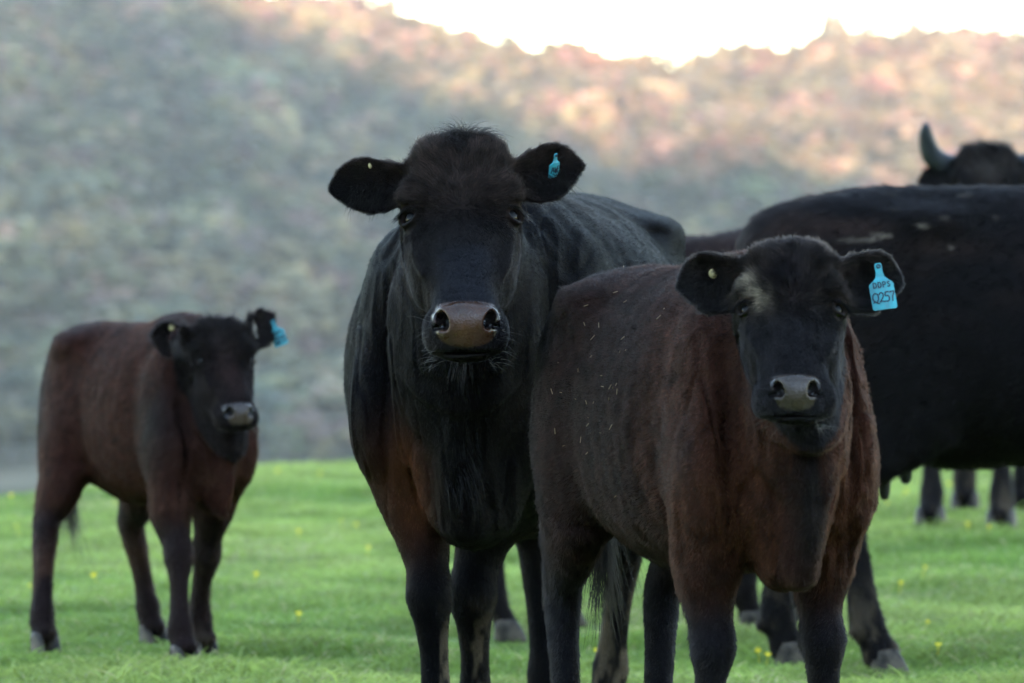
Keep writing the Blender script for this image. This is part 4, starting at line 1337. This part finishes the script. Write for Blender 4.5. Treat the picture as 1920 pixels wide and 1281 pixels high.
def paint_main(V, x, y, z, q, hd, Nn):
    n = fnoise(V, 7, 3, 3)
    C = np.tile(BLK, (len(V), 1))
    C = wmix(C, [0.0085, 0.0060, 0.0056], sstep(-0.1, 0.6, n) * 0.7)
    C = wmix(C, [0.050, 0.031, 0.024], hd * sstep(0.24, 0.12, q[:, 0]) * sstep(-.09, -.02, q[:, 2]) * (0.7 + 0.3 * n))
    C = wmix(C, [0.14, 0.045, 0.021], np.clip(blob(V, (0.60, -0.150, 0.69), (0.25, 0.058, 0.095)) * (1.6 + 0.6 * fnoise(V, 16, 2, 4)), 0, 1))
    C = wmix(C, [0.030, 0.014, 0.010], np.clip(blob(V, (0.55, -0.20, 0.66), (0.3, 0.07, 0.14)), 0, 1) * 0.8)
    nose = hd * sstep(0.23, 0.30, q[:, 0]) * sstep(-.06, -.01, q[:, 2])
    C = wmix(C, [0.019, 0.0185, 0.022], nose)  # bluish sheen down the front of the nose, painted into the coat colour
    C = wmix(C, [0.016, 0.013, 0.0125], hd * (1 - nose) * sstep(0.2, 0.26, q[:, 0]))
    C = legmud(C, V, z, 0.35, 3, 0.24)
    hind = legmud(C, V, z, 0.95, 4, 0.44)
    w = (((x < -0.3) & (y > 0)) | ((x > 0) & (y > -0.08) & (z < 0.42)))[:, None]
    return np.where(w, hind, C)

def paint_front_calf(V, x, y, z, q, hd, Nn):
    n = fnoise(V * np.array([1, 1, .7]), 5, 3, 8)
    C = np.tile([0.019, 0.0092, 0.0075], (len(V), 1))
    side = sstep(0.35, 0.75, np.abs(Nn[:, 1]) + 0.3 * (x > .3))
    br = sstep(-0.25, 0.55, n + 0.40 * sstep(-0.1, 0.5, x) - 0.15) * (0.45 + 0.55 * sstep(-0.2, 0.35, x)) * (1 - sstep(1.12, 1.22, z) * 0.5) * sstep(0.42, 0.62, z)
    C = wmix(C, [0.046, 0.0160, 0.0100], br * 0.9)
    chest = blob(V, (0.55, 0, 0.60), (0.22, 0.24, 0.20)) * sstep(-0.3, 0.3, fnoise(V, 9, 3, 2) + .15)
    C = wmix(C, [0.075, 0.026, 0.013], np.clip(chest * 1.1, 0, 0.8) * (np.abs(y) > 0.06))
    C = wmix(C, [0.011, 0.0095, 0.010], sstep(-0.55, -0.75, x) * 0.8)
    strip = blob(V, (0.62, 0.0, 0.60), (0.2, 0.03, 0.14))
    C = wmix(C, [0.012, 0.010, 0.010], np.clip(strip * 1.3, 0, 0.9))
    ns = sstep(0.25, 0.6, fnoise(V * np.array([1, 2.5, 0.4]), 8, 2, 31)) * sstep(0.5, 0.65, x) * sstep(0.7, 0.85, z)
    C = wmix(C, [0.065, 0.025, 0.015], ns * 0.7)
    leg = sstep(0.56, 0.42, z)
    C = wmix(C, [0.011, 0.010, 0.012], leg * 0.9)
    C = wmix(C, [0.019, 0.0165, 0.0175], sstep(0.05, 0.25, hd))  # black head coat, its tone raised to stand in for fill light
    C = wmix(C, [0.032, 0.021, 0.017], hd * sstep(0.26, 0.16, q[:, 0]) * sstep(-.09, -.02, q[:, 2]) * 0.8)
    C = wmix(C, [0.011, 0.008, 0.009], hd * np.exp(-(q[:, 1] / 0.05) ** 2 - ((q[:, 0] - 0.13) / 0.06) ** 2))
    # pale scuffed hair over the eye on the animal's right
    pu, pw = q[:, 0] - 0.162, q[:, 1] + 0.076
    al = 0.89 * pu + 0.45 * pw; ac = 0.89 * pw - 0.45 * pu
    pat = np.exp(-(al / 0.045) ** 2 - (ac / 0.019) ** 2) * sstep(-0.6, 0.2, fnoise(V, 70, 2, 5)) * hd
    C = wmix(C, [0.36, 0.28, 0.20], np.clip(pat * 1.3, 0, .9))
    C = wmix(C, [0.014, 0.011, 0.011], sstep(-0.72, -0.95, x) * 0.7)
    return legmud(C, V, z, 0.75, 5, 0.24)

def paint_left_calf(V, x, y, z, q, hd, Nn):
    n = fnoise(V * np.array([1, 1, .7]), 6, 3, 18)
    C = np.tile([0.044, 0.0145, 0.0095], (len(V), 1))
    C = wmix(C, [0.076, 0.024, 0.014], sstep(0.0, 0.6, n) * 0.7)
    C = wmix(C, [0.010, 0.009, 0.010], sstep(-0.52, -0.85, x) * sstep(0.4, 0.6, z) * 0.85)
    C = wmix(C, [0.012, 0.010, 0.010], blob(V, (0.36, -0.14, 0.66), (0.12, 0.1, 0.14)) * 0.9)
    C = wmix(C, [0.013, 0.010, 0.011], sstep(1.17, 1.26, z) * sstep(-.2, .3, n) * 0.8)
    C = wmix(C, [0.075, 0.034, 0.020], blob(V, (0.42, -0.02, 0.50), (0.15, 0.13, 0.12)) * sstep(-.2, .4, fnoise(V, 9, 2, 3)) * 0.9)
    C = wmix(C, [0.011, 0.010, 0.011], sstep(0.62, 0.5, z) * 0.75)
    C = wmix(C, [0.060, 0.028, 0.018], np.exp(-((z - 0.36) / 0.09) ** 2) * (x < -0.2) * 0.85)
    C = wmix(C, [0.012, 0.010, 0.010], sstep(0.05, 0.25, hd) * 0.9)
    C = wmix(C, [0.035, 0.018, 0.015], hd * np.exp(-(q[:, 1] / 0.05) ** 2 - ((q[:, 0] - 0.28) / 0.12) ** 2) * .8)
    return legmud(C, V, z, 0.7, 15, 0.16)

def paint_right_cow(V, x, y, z, q, hd, Nn):
    n = fnoise(V * np.array([1, 1, 2.0]), 4, 3, 28)
    C = np.tile([0.0100, 0.0082, 0.0085], (len(V), 1))
    C = wmix(C, [0.032, 0.0190, 0.0155], sstep(-0.3, 0.4, n) * sstep(0.75, 1.1, z))  # sheen along the back put into the colour: lighter, browner upper body
    sc_ = sstep(0.50, 0.62, fnoise(V * np.array([1.0, 1, 3.0]), 16, 2, 6)) * blob(V, (-0.62, -0.2, 1.20), (0.2, 0.4, 0.09), 4)
    C = wmix(C, [0.22, 0.17, 0.13], np.clip(sc_, 0, .75))
    return legmud(C, V, z, 0.6, 25, 0.30)

def paint_brown(V, x, y, z, q, hd, Nn):
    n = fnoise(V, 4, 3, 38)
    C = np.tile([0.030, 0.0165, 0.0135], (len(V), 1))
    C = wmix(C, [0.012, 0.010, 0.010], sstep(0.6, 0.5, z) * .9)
    C = wmix(C, [0.012, 0.010, 0.012], sstep(0.0, 0.5, n) * .6)
    return legmud(C, V, z, 0.5, 35, 0.14)

def paint_horned(V, x, y, z, q, hd, Nn):
    n = fnoise(V, 5, 3, 48)
    C = np.tile([0.015, 0.0125, 0.0125], (len(V), 1))
    C = wmix(C, [0.022, 0.015, 0.012], sstep(0.0, 0.5, n) * .7)
    C = wmix(C, [0.07, 0.055, 0.045], np.exp(-(q[:, 1] / 0.05) ** 2 - ((q[:, 0] - 0.12) / 0.05) ** 2) * hd * .6)
    return legmud(C, V, z, 0.7, 45, 0.26)

CALF_TORSO = [(x, zc, hw * (0.83 if -0.3 < x < 0.3 else 0.90 if x > -0.5 else 1.0), hu, hd * (0.94 if x > -.8 else 1), tp) for x, zc, hw, hu, hd, tp in TORSO]
# ---- the big cow looking at the camera
main, Hm, tlm = animal(dict(
    name='cow', label='big black cow facing the camera at the centre, with a shiny brown wet nose', cat='cow',
    loc=(0.029, 12.875, -0.041), fwd=(-0.156, -0.988), sc=(1.035, 1.035, 1.035), seed=1, res=(0.012, 0.0036),
    poll=W(860, 252, 11.90), face=(0.06, -1), pitch=51, roll=2, hs=1.066, dewlap=0.034, brisket=1.08,
    eye=dict(w=0.101, f=-0.034, pad=0.88), muz=0.90, dewlap_hair=350,
    ears=[dict(axis=(-0.02, -1, -0.10), face=(0.50, -0.10, 0.85), L=0.164, W=0.053),
          dict(axis=(-0.24, 1, 0.02), face=(0.50, 0.12, 0.85), L=0.156, W=0.054)],
    feet=dict(fr=G(812, 12.21), fl=G(885, 12.57), hr=G(1022, 13.71), hl=G(1135, 13.97)),
    knee=dict(fr=0.015, fl=0.02), sw=dict(fl=0.55), paint=paint_main, forelock=(2200, 0.062), whiskers=60, tail_y=0.07,
    hair=dict(n=560000, L=0.0115, r=0.00024, lift=0.17, curl=0.35), fold=1.1, crust=1.0))

# ---- the calf in front
fc, Hc, tlc = animal(dict(
    name='calf', label='brown black calf in front on the right, blue tag Q257 in its ear', cat='calf',
    loc=(0.382, 11.078, 0.085), fwd=(0.243, -0.970), sc=(0.768, 0.655, 0.806), torso=CALF_TORSO, seed=2, res=(0.0115, 0.0036),
    poll=W(1480, 456, 10.445), face=(0.0, -1), pitch=47, roll=0, hind_w=1.12, hs=0.768, wid=1.05, calf=True, muz=1.08, neck_w=0.92, top_l=0.3,
    eye=dict(w=0.106, f=-0.030, pad=0.77, u=0.185), dewlap=0.022, brisket=1.0, legt=1.28,
    ears=[dict(axis=(-0.04, -1, -0.10), face=(0.55, -0.05, 0.80), L=0.123, W=0.050, cup=0.45),
          dict(axis=(-0.08, 1, -0.08), face=(0.55, 0.05, 0.80), L=0.127, W=0.050, cup=0.45)],
    feet=dict(fr=G(1335, 10.58), fl=G(1560, 10.68), hr=G(1068, 11.57), hl=G(1238, 11.52)),
    paint=paint_front_calf, forelock=(500, 0.016), whiskers=50, wool=1.0, padc=(0.042, 0.027, 0.019), top_h=1, crust=0.15,
    hair=dict(n=560000, L=0.0105, r=0.00025, lift=0.40, curl=0.5), fold=1.5))

# ---- the calf standing on the left
lc, Hl, tll = animal(dict(
    name='calf', label='chestnut brown calf standing alone on the left', cat='calf',
    loc=(-1.01, 16.0, 0.0), fwd=(0.44, -0.898), sc=(0.60, 0.50, 0.735), torso=CALF_TORSO, seed=3, res=(0.011, 0.0055),
    poll=W(410, 600, 15.58), face=(0.36, -1), pitch=50, roll=0, hind_w=1.1, hs=0.69, calf=True, muz=1.0, neck_w=0.95,
    eye=dict(w=0.106, f=-0.030, pad=0.85), dewlap=0.010, brisket=0.72, legt=1.6,
    ears=[dict(axis=(-0.38, -1, -0.15), face=(0.6, -0.34, 0.72), L=0.120, W=0.046),
          dict(axis=(-0.85, 1, 0.10), face=(0.5, -0.1, 0.72), L=0.142, W=0.040)],
    feet=dict(fr=G(345, 15.45), fl=G(378, 16.05), hr=G(82, 15.9), hl=G(285, 16.5)), belly=0.90,
    paint=paint_left_calf, whiskers=20, wool=0.4, padc=(0.045, 0.028, 0.02), crust=0.1, switch=250,
    hair=dict(n=150000, L=0.016, r=0.0004, lift=0.2, curl=0.4), fold=0.8, lashes=False))

# ---- the cow standing side-on behind the front calf
rc, Hr, tlr = animal(dict(
    name='cow', label='large dark cow standing side-on behind the front calf, cut off by the right edge', cat='cow',
    loc=(1.72, 15.6, 0.0), fwd=(1.0, 0.02), sc=(1.0, 1.0, 1.03), seed=4, res=(0.014, 0.012),
    poll=(3.02, 15.6, 1.40), face=(1, 0), pitch=48, roll=0, hs=1.03, eye=dict(w=0.103, f=-0.03),
    ears=[dict(axis=(0.05, -1, -0.10), face=(0.50, -0.10, 0.85), L=0.158, W=0.05), dict(axis=(0.05, 1, -0.1), face=(0.50, 0.12, 0.85), L=0.158, W=0.05)],
    feet=dict(hr=G(1655, 15.35), hl=G(1478, 15.72)), udder=True, belly=1.0,
    paint=paint_right_cow, hair=dict(n=170000, L=0.020, r=0.00045, lift=0.25, curl=0.5), fold=0.8, lashes=False, fringe=False))

# ---- the brown one half hidden in the middle
bc, Hb, tlb = animal(dict(
    name='cow', label='brown yearling mostly hidden between the big cow and the side-on cow', cat='cow',
    loc=(0.56, 17.1, 0.0), fwd=(1.0, 0.0), sc=(0.70, 0.80, 0.93), seed=5, res=(0.016, 0.014),
    poll=(1.42, 17.1, 1.17), face=(1, 0), pitch=50, roll=0, hs=0.9, eye=dict(w=0.103, f=-0.03),
    ears=[dict(axis=(0.05, -1, -0.10), face=(0.50, -0.10, 0.85), L=0.14, W=0.05), dict(axis=(0.05, 1, -0.1), face=(0.50, 0.12, 0.85), L=0.14, W=0.05)],
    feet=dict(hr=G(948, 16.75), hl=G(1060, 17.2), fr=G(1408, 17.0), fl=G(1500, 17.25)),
    paint=paint_brown, hair=dict(n=50000, L=0.022, r=0.0006, lift=0.25, curl=0.5), lashes=False, fringe=False))

# ---- the horned one at the back
hc, Hh, tlh = animal(dict(
    name='bull', label='dark horned animal at the back right, its head showing above the side-on cow', cat='bull',
    loc=(1.78, 21.9, 0.06), fwd=(-0.15, -0.99), sc=(1.06, 1.0, 1.08), seed=6, res=(0.018, 0.009),
    poll=W(1850, 268, 20.9), face=(0, -1), pitch=50, roll=-2, hs=1.12, eye=dict(w=0.103, f=-0.03),
    ears=[dict(axis=(0.35, -1, -0.25), face=(0.50, -0.10, 0.85), L=0.15, W=0.045), dict(axis=(0.30, 1, -0.2), face=(0.50, 0.12, 0.85), L=0.15, W=0.05)],
    feet=dict(fr=G(1745, 21.3), fl=G(1878, 21.3), hr=G(1810, 22.7), hl=G(1918, 22.8)), legt=1.15,
    paint=paint_horned, forelock=(500, 0.085), hair=dict(n=60000, L=0.013, r=0.0007, lift=0.3, curl=0.5), lashes=False, fringe=False))

# horns
for sd, pts in ((-1, [(1800, 312), (1772, 310), (1748, 292), (1737, 262), (1735, 233)]), (1, [(1905, 312), (1935, 308), (1962, 288), (1975, 258), (1978, 230)])):
    P_ = catmull(np.array([tlh(W(a, b, 20.95 - 0.03 * i)) for i, (a, b) in enumerate(pts)]), 4)
    k = len(P_)
    me = tube(P_, np.interp(np.linspace(0, 1, k), [0, .5, .85, 1], [0.046, 0.040, 0.026, 0.011]), 14, 'horn', M['horn'])
    link(bpy.data.objects.new('horn', me), hc)

# teats under the side-on cow
for px, y0, y1, dy in ((1657, 840, 938, -0.06), (1697, 840, 908, -0.02)):
    a = tlr(W(px, y0, 15.5 + dy)); b = tlr(W(px + 2, y1, 15.5 + dy))
    me = tube([a * (1 - t) + b * t for t in (0, .3, .6, .85, .97, 1.0)], [0.026, 0.022, 0.019, 0.016, 0.011, 0.004], 12, 'teat', M['teat'])
    link(bpy.data.objects.new('teat', me), rc)

# ---- ear tags and buttons (seen from the front: right = the photograph's right)
from mathutils.bvhtree import BVHTree
def on_ear(H, tl, px, py, idx, off):
    """where the sight line through that pixel meets the animal's ear, lifted off it a little"""
    V, F = H.body
    EA, b, prm = H.ears[idx]
    c = b + EA[0] * prm['L'] * 0.5
    near = np.linalg.norm(V - c, axis=1) < prm['L'] * 1.0
    Fe = F[near[F].all(1)]; u = np.unique(Fe); mp = np.zeros(len(V), int); mp[u] = np.arange(len(u))
    t = BVHTree.FromPolygons([Vector(v) for v in V[u]], [tuple(int(k) for k in f) for f in mp[Fe]])
    o = tl((0, 0, CAM_Z)); d = unit(tl(W(px, py, 10.0)) - o)
    hit = t.ray_cast(Vector(o), Vector(d))[0]
    if hit is None:
        hit = t.find_nearest(Vector(o + d * np.dot(c - o, d)))[0]
        s = np.dot(np.array(hit) - o, d); hit = o + d * s
    print('ear point', px, py, 'distance', round(float(np.dot(np.array(hit) - o, d)), 3))
    return np.array(hit) - d * off
def dirl(root, v):
    a = root.rotation_euler.z
    return np.array([math.cos(a) * v[0] + math.sin(a) * v[1], -math.sin(a) * v[0] + math.cos(a) * v[1], v[2]])
make_tag(fc, on_ear(Hc, tlc, 1646, 500, 1, 0.040), dirl(fc, (1, 0.22, 0.14)), dirl(fc, (-0.14, 0.14, 1)), 0.0466,
         [('DDPS', -0.34, -0.84, 0.20, 0.19, 0.022), ('Q257', -0.44, -1.42, 0.37, 0.235, 0.026)])
make_tag(main, on_ear(Hm, tlm, 1041, 291, 1, 0.022), dirl(main, (0.70, 0.62, 0.25)), dirl(main, (0.12, -0.45, 1)), 0.029,
         [('AWP', -0.38, -1.30, 0.42, 0.27, 0.035)])
make_tag(lc, on_ear(Hl, tll, 512, 604, 1, 0.022), dirl(lc, (1, 0.25, 0.40)), dirl(lc, (-0.75, -0.2, 1)), 0.040,
         [('DDPS', -0.34, -0.92, 0.20, 0.19, 0.022), ('Q235', -0.44, -1.50, 0.42, 0.23, 0.034)])
def button(root, p, nrm, r):
    n = unit(nrm); a = unit(np.cross(n, (0, 0, 1))); b = np.cross(n, a)
    V, Fc = uv_ball(1.0, 16, 8)
    V = [tuple(p + a * v[0] * r + b * v[1] * r * 1.15 + n * v[2] * r * 0.45) for v in V]
    me = bpy.data.meshes.new('tag_button'); me.from_pydata(V, [], Fc); me.polygons.foreach_set('use_smooth', [True] * len(me.polygons))
    me.materials.append(M['button']); link(bpy.data.objects.new('tag_button', me), root)
button(fc, on_ear(Hc, tlc, 1337, 513, 0, 0.003), dirl(fc, (0.2, -1, 0.1)), 0.0085)
button(main, on_ear(Hm, tlm, 694, 311, 0, 0.003), dirl(main, (0.7, -0.6, 0.1)), 0.0055)
button(lc, on_ear(Hl, tll, 322, 613, 0, 0.003), dirl(lc, (0.3, -1, 0.1)), 0.0095)

# ---- bits of straw caught in the front calf's coat
def straw_bits():
    b = [c for c in fc.children if c.name.startswith('body')][0].data
    n = len(b.vertices); co = np.empty(n * 3, np.float32); b.vertices.foreach_get('co', co); co = co.reshape(-1, 3)
    no = np.empty(n * 3, np.float32); b.vertices.foreach_get('normal', no); no = no.reshape(-1, 3)
    x = co[:, 0] / 0.8; z = co[:, 2] / 0.84; y = co[:, 1]
    g = np.random.default_rng(4)
    ok1 = np.nonzero((x > -0.55) & (x < 0.1) & (y < -0.1) & (z > 0.70) & (z < 1.1))[0]
    ok2 = np.nonzero((x > -0.8) & (x < 0.3) & (z > 1.1) & (y < 0.05))[0]
    ids = np.concatenate([g.choice(ok1, 30), g.choice(ok2, 10)])
    V, Fc = [], []
    for i in ids:
        p = co[i] + no[i] * 0.008; t = g.normal(size=3); t[2] -= 0.3; t -= (t @ no[i]) * no[i]; t = unit(t) * g.uniform(0.003, 0.013) + no[i] * 0.003
        w = unit(np.cross(t, no[i])) * g.uniform(0.0004, 0.0008); o = len(V)
        for q in (p - w, p + w, p + t + w * .6, p + t - w * .6): V.append(tuple(q))
        for q in (p - w, p + w, p + t + w * .6, p + t - w * .6): V.append(tuple(q + no[i] * 0.0012))
        Fc += [(o, o + 1, o + 2, o + 3), (o + 7, o + 6, o + 5, o + 4), (o, o + 4, o + 5, o + 1), (o + 1, o + 5, o + 6, o + 2), (o + 2, o + 6, o + 7, o + 3), (o + 3, o + 7, o + 4, o)]
    me = bpy.data.meshes.new('straw_bits'); me.from_pydata(V, [], Fc); me.materials.append(M['straw'])
    o = link(bpy.data.objects.new('straw_bits', me), fc); o['kind'] = 'stuff'
straw_bits()

# ================================================================== small things in the grass
def flower_mesh():
    V, Fc = [], []
    V.append((0, 0, 0.002))
    for k in range(16):
        a = 2 * math.pi * k / 16; r = 0.0095 if k % 2 else 0.0055
        V.append((r * math.cos(a), r * math.sin(a), 0.001 + 0.004 * (k % 2)))
    Fc = [(0, 1 + k, 1 + (k + 1) % 16) for k in range(16)]
    o = len(V)
    for z, r in ((0.0, 0.0012), (-0.045, 0.0012)):
        for k in range(3): V.append((r * math.cos(2.1 * k), r * math.sin(2.1 * k), z))
    Fc += [(o + k, o + 3 + k, o + 3 + (k + 1) % 3, o + (k + 1) % 3) for k in range(3)]
    me = bpy.data.meshes.new('yellow_flower'); me.from_pydata(V, [], Fc); me.materials.append(M['petal']); return me
FL = flower_mesh()
g = np.random.default_rng(12)
def where(px, py):
    if px < 500: return 'around the left calf'
    if px < 700: return 'between the left calf and the big cow'
    if px < 1500: return 'behind the legs of the middle cattle'
    return 'to the right of the front calf'
spots = [(110, 965), (345, 990), (175, 1100), (640, 1000), (668, 1010), (1700, 968), (1665, 1000), (1735, 1105), (1815, 1050), (1855, 1055), (1870, 1015), (1120, 1245), (1440, 1250), (1450, 1238), (1422, 1243), (560, 1020), (690, 1050), (600, 905), (520, 900), (30, 1010), (1000, 1052), (1740, 1193), (1690, 1120), (55, 1120), (480, 1100), (560, 1180), (215, 960), (20, 955), (1780, 940), (1760, 1250)]
for px, py in spots:
    Y = 1.17 * F_PX / (py - HOR); p = G(px, Y)
    o = bpy.data.objects.new('yellow_flower', FL); o.location = (p[0], p[1], p[2] + 0.045)
    s_ = g.uniform(0.8, 1.4); o.scale = (s_, s_, 1); o.rotation_euler = (g.uniform(0.2, 0.8), g.uniform(-0.3, 0.3), g.uniform(-0.6, 0.6))
    link(o); tag(o, 'small yellow flower in the grass ' + where(px, py), 'flower', 'small yellow flowers scattered in the grass')

# ================================================================== haze
def haze(dens):
    m, nt, out = new_mat('haze_air')
    v = nt.nodes.new('ShaderNodeVolumePrincipled')
    v.inputs['Color'].default_value = (1.0, 0.93, 0.88, 1)
    v.inputs['Density'].default_value = dens
    v.inputs['Anisotropy'].default_value = 0.0
    nt.links.new(v.outputs['Volume'], out.inputs['Volume'])
    x0, x1, y0, y1, z0, z1 = -4300, 4300, -4300, 4300, -200, 640
    V = [(x, y, z) for x in (x0, x1) for y in (y0, y1) for z in (z0, z1)]
    Fc = [(0, 1, 3, 2), (4, 6, 7, 5), (0, 4, 5, 1), (2, 3, 7, 6), (0, 2, 6, 4), (1, 5, 7, 3)]
    me = np_mesh('haze', V, Fc, False); me.materials.append(m)
    tag(link(bpy.data.objects.new('haze', me)), 'thin pale evening haze over the valley', kind='stuff')
haze(0.6e-4)
